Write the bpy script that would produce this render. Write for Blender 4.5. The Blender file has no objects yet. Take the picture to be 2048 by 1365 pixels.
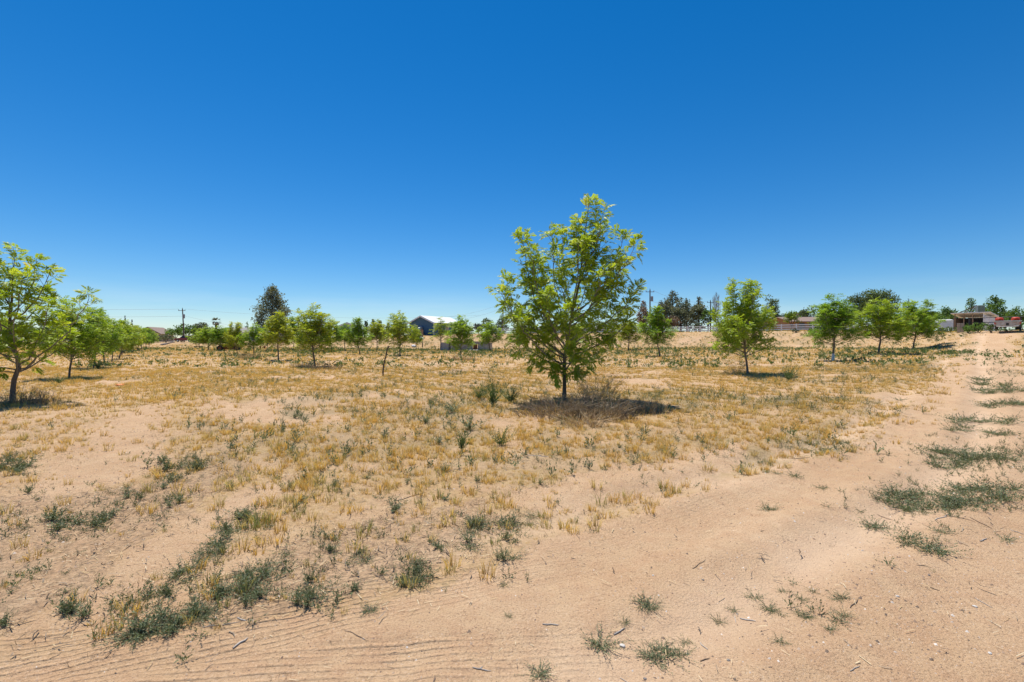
import bpy, math, random
import numpy as np
from mathutils import Vector

SC = bpy.context.scene
R = math.radians

# ------------------------------------------------------------------ camera
F_PX = 967.0            # focal length in photograph pixels (2048 wide)
CAM_H = 1.65
HOR = 682.5
cam_d = bpy.data.cameras.new('camera')
cam_d.sensor_width = 36.0
cam_d.lens = F_PX / 2048.0 * 36.0
cam_d.clip_start = 0.05
cam_d.clip_end = 6000.0
cam = bpy.data.objects.new('camera', cam_d)
SC.collection.objects.link(cam)
cam.location = (0, 0, CAM_H)
cam.rotation_euler = (R(90), 0, 0)
SC.camera = cam

# ------------------------------------------------------------------ light
SUN_EL = 69.0
SUN_AZ = -26.0          # degrees from +Y (view direction), negative = to the left
sd = Vector((math.sin(R(SUN_AZ)) * math.cos(R(SUN_EL)), math.cos(R(SUN_AZ)) * math.cos(R(SUN_EL)), math.sin(R(SUN_EL))))
sun_d = bpy.data.lights.new('sun', 'SUN')
sun_d.energy = 4.6
sun_d.angle = R(0.53)
sun_d.color = (1.0, 0.95, 0.87)
sun = bpy.data.objects.new('sun', sun_d)
SC.collection.objects.link(sun)
sun.rotation_euler = (-sd).to_track_quat('-Z', 'Y').to_euler()
sun.location = sd * 100

world = bpy.data.worlds.new('World')
SC.world = world
world.use_nodes = True
wn = world.node_tree
wn.nodes.clear()
w_out = wn.nodes.new('ShaderNodeOutputWorld')
w_bg = wn.nodes.new('ShaderNodeBackground')
w_sky = wn.nodes.new('ShaderNodeTexSky')
w_sky.sky_type = 'NISHITA'
w_sky.sun_disc = False
w_sky.sun_elevation = R(SUN_EL)
w_sky.sun_rotation = R(SUN_AZ)
w_sky.altitude = 1200
w_sky.air_density = 1.1
w_sky.dust_density = 0.1
w_sky.ozone_density = 7.0
w_gam = wn.nodes.new('ShaderNodeGamma')
w_gam.inputs[1].default_value = 1.0
w_hsv = wn.nodes.new('ShaderNodeHueSaturation')
w_hsv.inputs['Saturation'].default_value = 1.31
w_bg.inputs[1].default_value = 0.089
wn.links.new(w_sky.outputs[0], w_hsv.inputs['Color'])
wn.links.new(w_hsv.outputs[0], w_gam.inputs[0])
# thin pale haze cloud low over the horizon, all the way round
w_tc = wn.nodes.new('ShaderNodeTexCoord')
w_sep = wn.nodes.new('ShaderNodeSeparateXYZ')
wn.links.new(w_tc.outputs['Generated'], w_sep.inputs[0])
w_map = wn.nodes.new('ShaderNodeMapping'); w_map.inputs['Scale'].default_value = (1.0, 1.0, 9.0)
wn.links.new(w_tc.outputs['Generated'], w_map.inputs[0])
w_no = wn.nodes.new('ShaderNodeTexNoise'); w_no.inputs['Scale'].default_value = 3.4; w_no.inputs['Detail'].default_value = 7; w_no.inputs['Roughness'].default_value = .6
wn.links.new(w_map.outputs[0], w_no.inputs['Vector'])
w_r1 = wn.nodes.new('ShaderNodeMapRange'); w_r1.inputs[1].default_value = .46; w_r1.inputs[2].default_value = .72
wn.links.new(w_no.outputs[0], w_r1.inputs[0])
w_r2 = wn.nodes.new('ShaderNodeMapRange'); w_r2.inputs[1].default_value = .11; w_r2.inputs[2].default_value = .02
wn.links.new(w_sep.outputs['Z'], w_r2.inputs[0])
w_mu = wn.nodes.new('ShaderNodeMath'); w_mu.operation = 'MULTIPLY'; wn.links.new(w_r1.outputs[0], w_mu.inputs[0]); wn.links.new(w_r2.outputs[0], w_mu.inputs[1])
w_mu2 = wn.nodes.new('ShaderNodeMath'); w_mu2.operation = 'MULTIPLY'; w_mu2.inputs[1].default_value = .28; wn.links.new(w_mu.outputs[0], w_mu2.inputs[0])
w_mix = wn.nodes.new('ShaderNodeMix'); w_mix.data_type = 'RGBA'
wn.links.new(w_mu2.outputs[0], w_mix.inputs[0]); wn.links.new(w_gam.outputs[0], w_mix.inputs[6]); w_mix.inputs[7].default_value = (7.2, 7.9, 8.6, 1)
wn.links.new(w_mix.outputs[2], w_bg.inputs[0])
wn.links.new(w_bg.outputs[0], w_out.inputs[0])

SC.view_settings.view_transform = 'Standard'
SC.view_settings.look = 'None'
SC.view_settings.exposure = 0.4
SC.view_settings.gamma = 1.0
SC.view_settings.use_curve_mapping = False
SC.cycles.max_bounces = 8
SC.cycles.transparent_max_bounces = 4

# ------------------------------------------------------------------ helpers
rng = np.random.default_rng(11)
random.seed(5)
COL = SC.collection


def _hash(ix, iy, seed):
    h = (ix.astype(np.int64) * 374761393 + iy.astype(np.int64) * 668265263 + seed * 1442695041) & 0xffffffff
    h = ((h ^ (h >> 13)) * 1274126177) & 0xffffffff
    h = ((h ^ (h >> 16)) * 2246822519) & 0xffffffff
    return ((h ^ (h >> 15)) & 0xffffff) / float(0xffffff)


def vnoise(x, y, seed=0):
    x = np.asarray(x, float); y = np.asarray(y, float)
    ix = np.floor(x); iy = np.floor(y)
    fx = x - ix; fy = y - iy
    fx = fx * fx * (3 - 2 * fx); fy = fy * fy * (3 - 2 * fy)
    a = _hash(ix, iy, seed); b = _hash(ix + 1, iy, seed)
    c = _hash(ix, iy + 1, seed); d = _hash(ix + 1, iy + 1, seed)
    return (a * (1 - fx) + b * fx) * (1 - fy) + (c * (1 - fx) + d * fx) * fy


def fbm(x, y, seed=0, octs=4, gain=0.5):
    s = 0.0; a = 1.0; t = 0.0
    x = np.asarray(x, float); y = np.asarray(y, float)
    for k in range(octs):
        s = s + a * vnoise(x, y, seed + k * 17)
        t += a
        a *= gain
        x = x * 2.03 + 7.1; y = y * 2.03 + 3.7
    return s / t


def sstep(t):
    t = np.clip(t, 0, 1)
    return t * t * (3 - 2 * t)


def project(x, y, z):
    yy = np.maximum(y, 0.05)
    return 1024 + F_PX * x / yy, HOR - F_PX * (z - CAM_H) / yy


# terrain: a flat orchard that lifts a little to the right, closed by a ditch bank
K_U = np.array([-5, -1.0, -.70, -.62, -.35, -.20, -.12, 0, .28, .6, .74, .9, 1.05, 1.3, 2.2, 5.])
K_D = np.array([130, 132, 132, 130, 120, 108, 106, 106, 105, 84, 78, 68, 62, 56, 45, 30.])
K_Y = np.array([684, 684, 684, 683, 677, 671, 669.5, 668, 665.5, 662, 662, 664, 661, 661, 662, 662.])
K_W = np.array([30, 30, 30, 30, 24, 20, 18, 15, 14, 13, 13, 18, 17, 16, 14, 12.])
K_Z = CAM_H + (HOR - K_Y) / F_PX * K_D


def gz_base(x, y):
    x = np.asarray(x, float); y = np.asarray(y, float)
    b = 0.016 * np.clip(x - 10, 0, 50) + 0.003 * np.clip(y - 40, 0, 60)
    b = b * sstep((y + 5) / 15)
    u = np.clip(x / np.maximum(y, 0.5), -5, 5)
    D = np.interp(u, K_U, K_D); W = np.interp(u, K_U, K_W); Z = np.interp(u, K_U, K_Z)
    s = sstep((y - (D - W)) / W)
    return b * (1 - s) + Z * s


def polyline_uv(x, y, pts):
    """distance, signed lateral coordinate and position along a polyline"""
    x = np.asarray(x, float); y = np.asarray(y, float)
    best = np.full(x.shape, 1e9); lat = np.zeros(x.shape); al = np.zeros(x.shape)
    acc = 0.0
    for (x0, y0), (x1, y1) in zip(pts[:-1], pts[1:]):
        dx, dy = x1 - x0, y1 - y0
        L = math.hypot(dx, dy)
        t = np.clip(((x - x0) * dx + (y - y0) * dy) / (L * L), 0, 1)
        ex = x - (x0 + t * dx); ey = y - (y0 + t * dy)
        d = np.hypot(ex, ey)
        s = np.sign(dx * ey - dy * ex)
        m = d < best
        best = np.where(m, d, best); lat = np.where(m, s * d, lat); al = np.where(m, acc + t * L, al)
        acc += L
    return best, lat, al


def smooth_pts(pts, n=6):
    P = [np.array(p, float) for p in pts]
    P = [2 * P[0] - P[1]] + P + [2 * P[-1] - P[-2]]
    out = []
    for i in range(1, len(P) - 2):
        for k in range(n):
            t = k / n
            a, b, c, d = P[i - 1], P[i], P[i + 1], P[i + 2]
            out.append(0.5 * ((2 * b) + (-a + c) * t + (2 * a - 5 * b + 4 * c - d) * t * t + (-a + 3 * b - 3 * c + d) * t ** 3))
    out.append(P[-2])
    return [tuple(o) for o in out]


TRACK_A = smooth_pts([(-5.5, 2.0), (-3.3, 2.3), (-1.92, 2.71), (-.92, 3.10), (-.155, 3.42), (.8, 3.85), (1.7, 4.45), (3.2, 5.6), (5.0, 7.2), (7.4, 9.4)])
TRACK_B = smooth_pts([(-4.5, 2.3), (-2.48, 2.28), (-1.1, 2.42), (.48, 2.58), (1.2, 2.7), (2.0, 2.95)])
ROAD_C = smooth_pts(n=3, pts=[(-4.5, 2.0), (-1.6, 2.5), (-.08, 3.1), (1.64, 4.3), (4.16, 6.1), (8.1, 9.6), (14.8, 16.5), (26, 28), (42, 45), (60, 63), (64, 70)])
FURROW_DIR = np.array([-.725, 1.0]); FURROW_DIR /= np.hypot(*FURROW_DIR)


def gz(x, y):
    x = np.asarray(x, float); y = np.asarray(y, float)
    z = gz_base(x, y)
    z = z + (fbm(x * .35, y * .35, 3, 3) - .5) * .12 * sstep(np.hypot(x, y) / 12)
    near = np.clip(1.2 - np.hypot(x, y) / 60, .15, 1)
    z = z + (fbm(x * 1.6, y * 1.6, 5, 4) - .5) * .075 * near
    lat = x * FURROW_DIR[1] - y * FURROW_DIR[0]
    fm = sstep((y - 8) / 6) * sstep((90 - y) / 30) * sstep((7.5 - (x - .55 * y)) / 4)
    z = z + .028 * np.sin(lat * 2 * math.pi / 1.05 + 1.5 * fbm(x * .2, y * .2, 9, 2)) * fm
    d, l, a = polyline_uv(x, y, ROAD_C)
    z = z - (.06 * np.exp(-((np.abs(l) - .85) / .24) ** 2) - .028 * np.exp(-((np.abs(l) - .42) / .16) ** 2) - .03 * np.exp(-((np.abs(l) - 1.32) / .18) ** 2)) * sstep((a - 3) / 5)
    for T, hw in ((TRACK_A, .30), (TRACK_B, .22)):
        d, l, a = polyline_uv(x, y, T)
        z = z - .012 * sstep((hw + .06 - d) / .12)
    return z


_DS = np.concatenate([np.geomspace(1.2, 400, 2500)])


def at(px, py):
    """the place on the ground under a photograph pixel"""
    dx = (px - 1024) / F_PX; dz = -(py - HOR) / F_PX
    zr = CAM_H + dz * _DS
    g = gz_base(dx * _DS, _DS)
    k = np.argmax(zr < g)
    if zr[k] >= g[k]:
        k = len(_DS) - 1
    d = _DS[k]
    return float(dx * d), float(d), float(gz(dx * d, d))


def atd(px, d):
    x = (px - 1024) / F_PX * d
    return float(x), float(d), float(gz(x, d))


def zpx(py, d):
    return CAM_H + (HOR - py) / F_PX * d


# ------------------------------------------------------------------ mesh helpers
def np_mesh(name, V, Fc, attrs=None, smooth=False):
    V = np.ascontiguousarray(V, np.float32); Fc = np.ascontiguousarray(Fc, np.int32)
    me = bpy.data.meshes.new(name)
    m, k = Fc.shape
    me.vertices.add(len(V)); me.vertices.foreach_set('co', V.ravel())
    me.loops.add(m * k); me.loops.foreach_set('vertex_index', Fc.ravel())
    me.polygons.add(m); me.polygons.foreach_set('loop_start', np.arange(0, m * k, k, dtype=np.int32))
    if smooth:
        me.polygons.foreach_set('use_smooth', np.ones(m, dtype=bool))
    for nm, a in (attrs or {}).items():
        at_ = me.attributes.new(nm, 'FLOAT', 'POINT')
        at_.data.foreach_set('value', np.ascontiguousarray(a, np.float32))
    me.update(calc_edges=True)
    return me


def scatter(templates, idx, loc, rot, scale, attrs=None):
    """templates: list of (V, F, h); returns joined V, F and attributes rnd (per instance) and h (template)"""
    Vs, Fs, Rn, Hs = [], [], [], []
    off = 0
    rnd = (attrs or {}).get('rnd')
    for t, (tv, tf, th) in enumerate(templates):
        sel = np.nonzero(idx == t)[0]
        if not len(sel):
            continue
        M = rot[sel]
        s = scale[sel]
        if s.ndim == 1:
            s = s[:, None].repeat(3, 1)
        v = np.einsum('mij,mnj->mni', M, tv[None] * s[:, None, :]) + loc[sel][:, None, :]
        n = len(tv)
        f = tf[None] + (np.arange(len(sel)) * n)[:, None, None] + off
        Vs.append(v.reshape(-1, 3)); Fs.append(f.reshape(-1, tf.shape[1]))
        Rn.append(np.repeat(rnd[sel] if rnd is not None else rng.random(len(sel)), n))
        Hs.append(np.tile(th, len(sel)))
        off += n * len(sel)
    return np.concatenate(Vs), np.concatenate(Fs), {'rnd': np.concatenate(Rn), 'h': np.concatenate(Hs)}


def rotz(a):
    a = np.asarray(a, float)
    c, s = np.cos(a), np.sin(a); o = np.zeros_like(a); i = np.ones_like(a)
    return np.stack([np.stack([c, -s, o], -1), np.stack([s, c, o], -1), np.stack([o, o, i], -1)], -2)


def rand_rot(n):
    q = rng.normal(size=(n, 4)); q /= np.linalg.norm(q, axis=1)[:, None]
    w, x, y, z = q.T
    return np.stack([np.stack([1 - 2 * (y * y + z * z), 2 * (x * y - z * w), 2 * (x * z + y * w)], -1),
                     np.stack([2 * (x * y + z * w), 1 - 2 * (x * x + z * z), 2 * (y * z - x * w)], -1),
                     np.stack([2 * (x * z - y * w), 2 * (y * z + x * w), 1 - 2 * (x * x + y * y)], -1)], -2)


class MB:
    """collects simple solids into one mesh"""

    def __init__(s):
        s.v = []; s.f = []

    def add(s, v, f):
        o = len(s.v)
        s.v += [tuple(p) for p in v]
        s.f += [tuple(i + o for i in q) for q in f]
        return s

    def box(s, x0, x1, y0, y1, z0, z1):
        v = [(x0, y0, z0), (x1, y0, z0), (x1, y1, z0), (x0, y1, z0), (x0, y0, z1), (x1, y0, z1), (x1, y1, z1), (x0, y1, z1)]
        return s.add(v, [(3, 2, 1, 0), (4, 5, 6, 7), (0, 1, 5, 4), (1, 2, 6, 5), (2, 3, 7, 6), (3, 0, 4, 7)])

    def hexa(s, lo, hi):
        return s.add(list(lo) + list(hi), [(3, 2, 1, 0), (4, 5, 6, 7), (0, 1, 5, 4), (1, 2, 6, 5), (2, 3, 7, 6), (3, 0, 4, 7)])

    def prism(s, prof, y0, y1):
        """profile in x, z pushed along y"""
        n = len(prof)
        v = [(p[0], y0, p[1]) for p in prof] + [(p[0], y1, p[1]) for p in prof]
        f = [tuple(range(n)), tuple(reversed(range(n, 2 * n)))]
        f += [(i, i + n, (i + 1) % n + n, (i + 1) % n) for i in range(n)]
        return s.add(v, f)

    def prismx(s, prof, x0, x1):
        """profile in y, z pushed along x"""
        n = len(prof)
        v = [(x0, p[0], p[1]) for p in prof] + [(x1, p[0], p[1]) for p in prof]
        f = [tuple(reversed(range(n))), tuple(range(n, 2 * n))]
        f += [(i, (i + 1) % n, (i + 1) % n + n, i + n) for i in range(n)]
        return s.add(v, f)

    def tube(s, pts, rad, n=6, cap=True):
        pts = [np.array(p, float) for p in pts]
        if not hasattr(rad, '__len__'):
            rad = [rad] * len(pts)
        o = len(s.v)
        up = np.array([.31, .17, .93])
        for i, p in enumerate(pts):
            t = pts[min(i + 1, len(pts) - 1)] - pts[max(i - 1, 0)]
            t = t / (np.linalg.norm(t) + 1e-9)
            if abs(t @ up) > .97:
                up = np.array([1., 0.1, 0.])
            a = np.cross(t, up); a /= np.linalg.norm(a) + 1e-9
            b = np.cross(t, a)
            for k in range(n):
                w = 2 * math.pi * k / n
                s.v.append(tuple(p + rad[i] * (math.cos(w) * a + math.sin(w) * b)))
        for i in range(len(pts) - 1):
            for k in range(n):
                k2 = (k + 1) % n
                s.f.append((o + i * n + k, o + i * n + k2, o + (i + 1) * n + k2, o + (i + 1) * n + k))
        if cap:
            s.f.append(tuple(o + k for k in range(n)))
            s.f.append(tuple(o + (len(pts) - 1) * n + k for k in reversed(range(n))))
        return s

    def cyl(s, a, b, r, n=14):
        return s.tube([a, b], r, n)

    def mesh(s, name, smooth=False):
        me = bpy.data.meshes.new(name)
        me.from_pydata(s.v, [], s.f)
        me.update()
        if smooth:
            me.polygons.foreach_set('use_smooth', np.ones(len(me.polygons), dtype=bool))
        return me

    def build(s, name, m, parent=None, smooth=False, kind=None):
        return obj(name, s.mesh(name, smooth), m, parent, kind)


def obj(name, me, m=None, parent=None, kind=None):
    o = bpy.data.objects.new(name, me)
    COL.objects.link(o)
    if m is not None and not len(me.materials):
        me.materials.append(m)
    if parent is not None:
        o.parent = parent
    if kind:
        o['kind'] = kind
    return o


def tag(o, label, cat, group=None):
    o['label'] = label; o['category'] = cat
    if group:
        o['group'] = group
    return o


def thing(name, label, cat, loc=(0, 0, 0), rz=0.0, group=None):
    o = bpy.data.objects.new(name, None)
    COL.objects.link(o)
    o.empty_display_size = .3
    o.location = loc; o.rotation_euler = (0, 0, rz)
    return tag(o, label, cat, group)


# ------------------------------------------------------------------ materials
def lerp3(a, b, t):
    return tuple(a[i] * (1 - t) + b[i] * t for i in range(3))


def base_mat(name):
    m = bpy.data.materials.new(name)
    m.use_nodes = True
    nt = m.node_tree
    nt.nodes.clear()
    out = nt.nodes.new('ShaderNodeOutputMaterial')
    bs = nt.nodes.new('ShaderNodeBsdfPrincipled')
    nt.links.new(bs.outputs[0], out.inputs[0])
    return m, nt, bs, out


def ramp(nt, cols, src):
    r = nt.nodes.new('ShaderNodeValToRGB')
    e = r.color_ramp.elements
    n = len(cols)
    while len(e) < n:
        e.new(.5)
    for i, c in enumerate(cols):
        if len(c) == 2:
            e[i].position = c[0]; e[i].color = (*c[1], 1)
        else:
            e[i].position = i / max(n - 1, 1); e[i].color = (*c, 1)
    nt.links.new(src, r.inputs[0])
    return r.outputs[0]


def noise(nt, scale, detail=4, rough=.55, vec=None, dist=0.0):
    n = nt.nodes.new('ShaderNodeTexNoise')
    n.inputs['Scale'].default_value = scale
    n.inputs['Detail'].default_value = detail
    n.inputs['Roughness'].default_value = rough
    n.inputs['Distortion'].default_value = dist
    if vec is not None:
        nt.links.new(vec, n.inputs['Vector'])
    return n.outputs[0]


def math_n(nt, op, a, b=None, clamp=False):
    n = nt.nodes.new('ShaderNodeMath')
    n.operation = op; n.use_clamp = clamp
    for i, v in enumerate((a, b)):
        if v is None:
            continue
        if isinstance(v, (int, float)):
            n.inputs[i].default_value = v
        else:
            nt.links.new(v, n.inputs[i])
    return n.outputs[0]


def mixc(nt, fac, a, b, mode='MIX'):
    n = nt.nodes.new('ShaderNodeMix')
    n.data_type = 'RGBA'; n.blend_type = mode
    if isinstance(fac, (int, float)):
        n.inputs[0].default_value = fac
    else:
        nt.links.new(fac, n.inputs[0])
    for i, v in ((6, a), (7, b)):
        if isinstance(v, tuple):
            n.inputs[i].default_value = (*v, 1)
        else:
            nt.links.new(v, n.inputs[i])
    return n.outputs[2]


def attr(nt, name):
    a = nt.nodes.new('ShaderNodeAttribute')
    a.attribute_name = name
    return a.outputs['Fac']


def bump(nt, bs, h, strength=.5, dist=.01):
    b = nt.nodes.new('ShaderNodeBump')
    b.inputs['Strength'].default_value = strength
    b.inputs['Distance'].default_value = dist
    nt.links.new(h, b.inputs['Height'])
    nt.links.new(b.outputs[0], bs.inputs['Normal'])
    return b


def objco(nt):
    return nt.nodes.new('ShaderNodeTexCoord').outputs['Object']


def surf(name, cols, rough=.85, scale=3.0, detail=5, bmp=.3, bscale=None, bdist=.02, metal=0.0, spec=.3, wave=None):
    """a painted, stone, wood or metal surface: noise between colours, fine relief"""
    m, nt, bs, out = base_mat(name)
    co = objco(nt)
    c = ramp(nt, [(.28 + .44 * i / max(len(cols) - 1, 1), k) for i, k in enumerate(cols)] if len(cols) > 1 else [cols[0], cols[0]],
             noise(nt, scale, detail, .6, co))
    nt.links.new(c, bs.inputs['Base Color'])
    bs.inputs['Roughness'].default_value = rough
    bs.inputs['Metallic'].default_value = metal
    bs.inputs['Specular IOR Level'].default_value = spec
    if wave:
        w = nt.nodes.new('ShaderNodeTexWave')
        w.bands_direction = wave[0]; w.wave_profile = wave[2] if len(wave) > 2 else 'SAW'
        w.inputs['Scale'].default_value = wave[1]
        nt.links.new(co, w.inputs['Vector'])
        bump(nt, bs, w.outputs[1], .9, .03)
    elif bmp:
        bump(nt, bs, noise(nt, bscale or scale * 5, 5, .6, co), bmp, bdist)
    return m


def leafy(name, cols, transl=.35, rough=.5, spec=.25, a='rnd', hue_h=None, per_tree=False):
    """leaf, blade or needle: colour varies from piece to piece; light shines through"""
    m, nt, bs, out = base_mat(name)
    c = ramp(nt, cols, attr(nt, a))
    if hue_h is not None:
        hc = ramp(nt, [(hue_h[1], (0, 0, 0)), (hue_h[2], (1, 1, 1))], attr(nt, 'h'))
        c = mixc(nt, hc, hue_h[0], c)
    if per_tree:
        oi = nt.nodes.new('ShaderNodeObjectInfo').outputs['Random']
        c = mixc(nt, 1.0, c, ramp(nt, [(0, (.62, .78, .8)), (.35, (.85, .95, .9)), (.7, (1.0, 1.0, 1.0)), (1, (1.18, 1.02, 1.0))], oi), 'MULTIPLY')
    nt.links.new(c, bs.inputs['Base Color'])
    bs.inputs['Roughness'].default_value = rough
    bs.inputs['Specular IOR Level'].default_value = spec
    if transl > 0:
        tr = nt.nodes.new('ShaderNodeBsdfTranslucent')
        nt.links.new(mixc(nt, 1.0, c, (1.25, 1.2, .65), 'MULTIPLY'), tr.inputs[0])
        mx = nt.nodes.new('ShaderNodeMixShader')
        mx.inputs[0].default_value = transl
        nt.links.new(bs.outputs[0], mx.inputs[1]); nt.links.new(tr.outputs[0], mx.inputs[2])
        nt.links.new(mx.outputs[0], out.inputs[0])
    return m


# ------------------------------------------------------------------ where things grow (read off the photograph, laid on the ground)
P_ROAD = [(-3000, 6000), (-3000, 1330), (0, 1312), (250, 1292), (560, 1240), (800, 1190), (1000, 1130), (1150, 1062), (1350, 1003), (1550, 938),
          (1700, 880), (1800, 830), (1862, 780), (1900, 730), (1928, 695), (1946, 668), (1960, 655), (2040, 655), (2010, 690), (2060, 720), (2130, 780), (2240, 900), (2480, 1200), (2900, 1600), (6000, 6000)]
P_LANE = [(-3000, 6000), (-3000, 1330), (0, 1312), (250, 1292), (560, 1240), (800, 1190), (1000, 1130), (1150, 1062), (1350, 1003), (1550, 938),
          (1700, 880), (1800, 830), (1862, 780), (1900, 730), (1928, 695), (1946, 668), (1960, 655), (1990, 655), (1985, 690), (1975, 740), (1940, 800),
          (1860, 900), (1790, 980), (1760, 1060), (1720, 1180), (1800, 1365), (2400, 6000)]
P_SAND = [[(40, 1010), (150, 900), (250, 815), (335, 800), (330, 850), (300, 905), (325, 925), (230, 965), (130, 995)],
          [(20, 1275), (190, 1175), (330, 1062), (430, 1005), (520, 965), (545, 985), (470, 1050), (400, 1110), (300, 1160), (200, 1215), (120, 1262)],
          [(405, 800), (560, 812), (700, 835), (640, 852), (500, 845), (380, 830)],
          [(1000, 985), (1250, 930), (1500, 880), (1480, 930), (1250, 985), (1080, 1030)]]
P_DEB = [[(-200, 1010), (120, 990), (330, 960), (440, 900), (520, 930), (380, 1010), (300, 1080), (180, 1170), (0, 1270), (-300, 1320)],
         [(560, 1110), (760, 1030), (960, 1000), (1010, 1060), (900, 1120), (700, 1190), (560, 1230), (400, 1260)]]


def inpoly(px, py, poly):
    c = np.zeros(px.shape, bool)
    n = len(poly)
    for i in range(n):
        x0, y0 = poly[i]; x1, y1 = poly[(i + 1) % n]
        if y0 == y1:
            continue
        m = ((y0 > py) != (y1 > py)) & (px < (x1 - x0) * (py - y0) / (y1 - y0) + x0)
        c ^= m
    return c


def warped(x, y, amp=.5):
    s = amp * np.clip(np.hypot(x, y) / 12, .25, 3)
    wx = x + (fbm(x * .9 / np.maximum(s, .3), y * .9 / np.maximum(s, .3), 21, 3) - .5) * 2 * s
    wy = y + (fbm(x * .9 / np.maximum(s, .3), y * .9 / np.maximum(s, .3), 22, 3) - .5) * 2 * s
    return project(wx, np.maximum(wy, .3), gz_base(wx, wy))


def zones(x, y):
    px, py = warped(x, y)
    front = y > 1.0
    road = inpoly(px, py, P_ROAD) & front
    sand = np.zeros(x.shape, bool)
    for p in P_SAND:
        sand |= inpoly(px, py, p)
    deb = np.zeros(x.shape, bool)
    for p in P_DEB:
        deb |= inpoly(px, py, p)
    return px, py, road, sand & front, deb & front


def dry_density(x, y, px, py, road, sand, deb):
    n1 = fbm(x * .55, y * .55, 41, 4); n2 = fbm(x * 2.2, y * 2.2, 42, 3)
    d = sstep((n1 - .23) / .20) * (.32 + .75 * sstep((n2 - .30) / .22))
    d = d * np.where(road, .0, 1) * np.where(sand, .10, 1) * np.where(deb, .30, 1)
    lowleft = sstep((py - 1000) / 150) * sstep((900 - px) / 300)
    d = d * (1 - .4 * lowleft)
    edge = sstep((py - 960) / 120)
    d = d * (1 - .25 * edge)
    left = sstep((420 - px) / 300) * sstep((py - 760) / 60)
    d = d * (1 - .45 * left)
    d = np.where((y > 40), np.maximum(d, .45 * sstep((n1 - .2) / .2)) * np.where(road, .05, 1), d)
    return d


GREEN = [  # photo x, y, half-width, half-height, strength: patches of grey-green weeds
    (610, 828, 45, 12, 1.1), (500, 800, 60, 8, .5), (660, 792, 50, 7, .4), (905, 818, 60, 18, 1.0), (985, 792, 62, 26, 1.2), (850, 830, 25, 14, 1),
    (1340, 785, 90, 24, .9), (1440, 800, 90, 15, 1.0), (1600, 805, 85, 14, 1.0), (1700, 788, 60, 8, .6), (1560, 762, 60, 9, 1.0), (1395, 745, 55, 9, .9),
    (1760, 727, 100, 7, .9), (1680, 745, 60, 7, .6), (1890, 706, 90, 5, 1.1), (1800, 700, 80, 4, 1.1), (1720, 714, 80, 6, 1.0), (760, 702, 135, 5, 1.0),
    (980, 705, 110, 6, 1.0), (1330, 711, 120, 5, .9), (1290, 700, 70, 4, .9), (1480, 700, 90, 3, 1.0), (120, 765, 42, 9, 1.1), (195, 736, 44, 6, 1.1), (60, 800, 80, 9, 1.0),
    (15, 818, 40, 14, 1.2), (255, 760, 45, 4, .8), (600, 705, 80, 4, .9), (450, 712, 60, 4, .7), (670, 740, 75, 6, .8), (1650, 885, 40, 14, .9), (1530, 912, 35, 8, .5),
    (1985, 722, 36, 9, 1.1), (1990, 746, 40, 6, .9), (250, 705, 40, 4, 1.0), (300, 700, 30, 3, .8), (1200, 790, 60, 20, .5), (760, 775, 60, 8, .5), (820, 800, 60, 10, .5),
    (1940, 690, 22, 5, .8), (1950, 700, 18, 4, .7), (2000, 700, 40, 8, .6), (90, 850, 60, 6, .3), (720, 850, 80, 12, .35), (1100, 770, 60, 10, .6), (1240, 760, 60, 8, .6),
    (640, 730, 60, 3, .5), (530, 745, 60, 4, .4), (900, 745, 90, 5, .35), (1130, 730, 70, 5, .4), (560, 870, 30, 6, .2), (1640, 845, 60, 8, .5), (1750, 815, 30, 6, .4),
    (1590, 860, 40, 10, .5), (1480, 840, 60, 12, .4), (1900, 665, 40, 3, 1.6), (1850, 661, 60, 3, 1.2), (2000, 660, 50, 3, 1.4), (1960, 662, 30, 3, 1.2), (2140, 760, 60, 20, 1.0), (2250, 860, 80, 30, 1.0), (2200, 720, 90, 10, .9), (2350, 800, 120, 40, .8)]


def weed_density(x, y, px, py, road, sand, deb):
    g = np.zeros(x.shape)
    for cx, cy, rx, ry, s in GREEN:
        g = np.maximum(g, s * np.exp(-(((px - cx) / rx) ** 2 + ((py - cy) / ry) ** 2)))
    n = fbm(x * .4, y * .4, 61, 3); n2 = fbm(x * 1.5, y * 1.5, 62, 3)
    scat = .75 * sstep((n - .42) / .18) * np.where(road | sand, 0, 1) * sstep((1010 - py) / 120) * sstep((px - 200) / 300)
    g = g * (.35 + .9 * sstep((fbm(x * .16, y * .16, 63, 3) - .36) / .22))
    return (np.clip(g * 1.3 - .15, 0, 1.5) * sstep((n2 - .28) / .25) + scat * sstep((n2 - .35) / .2)) * np.where(road & (px < 1900), .15, 1)


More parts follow.
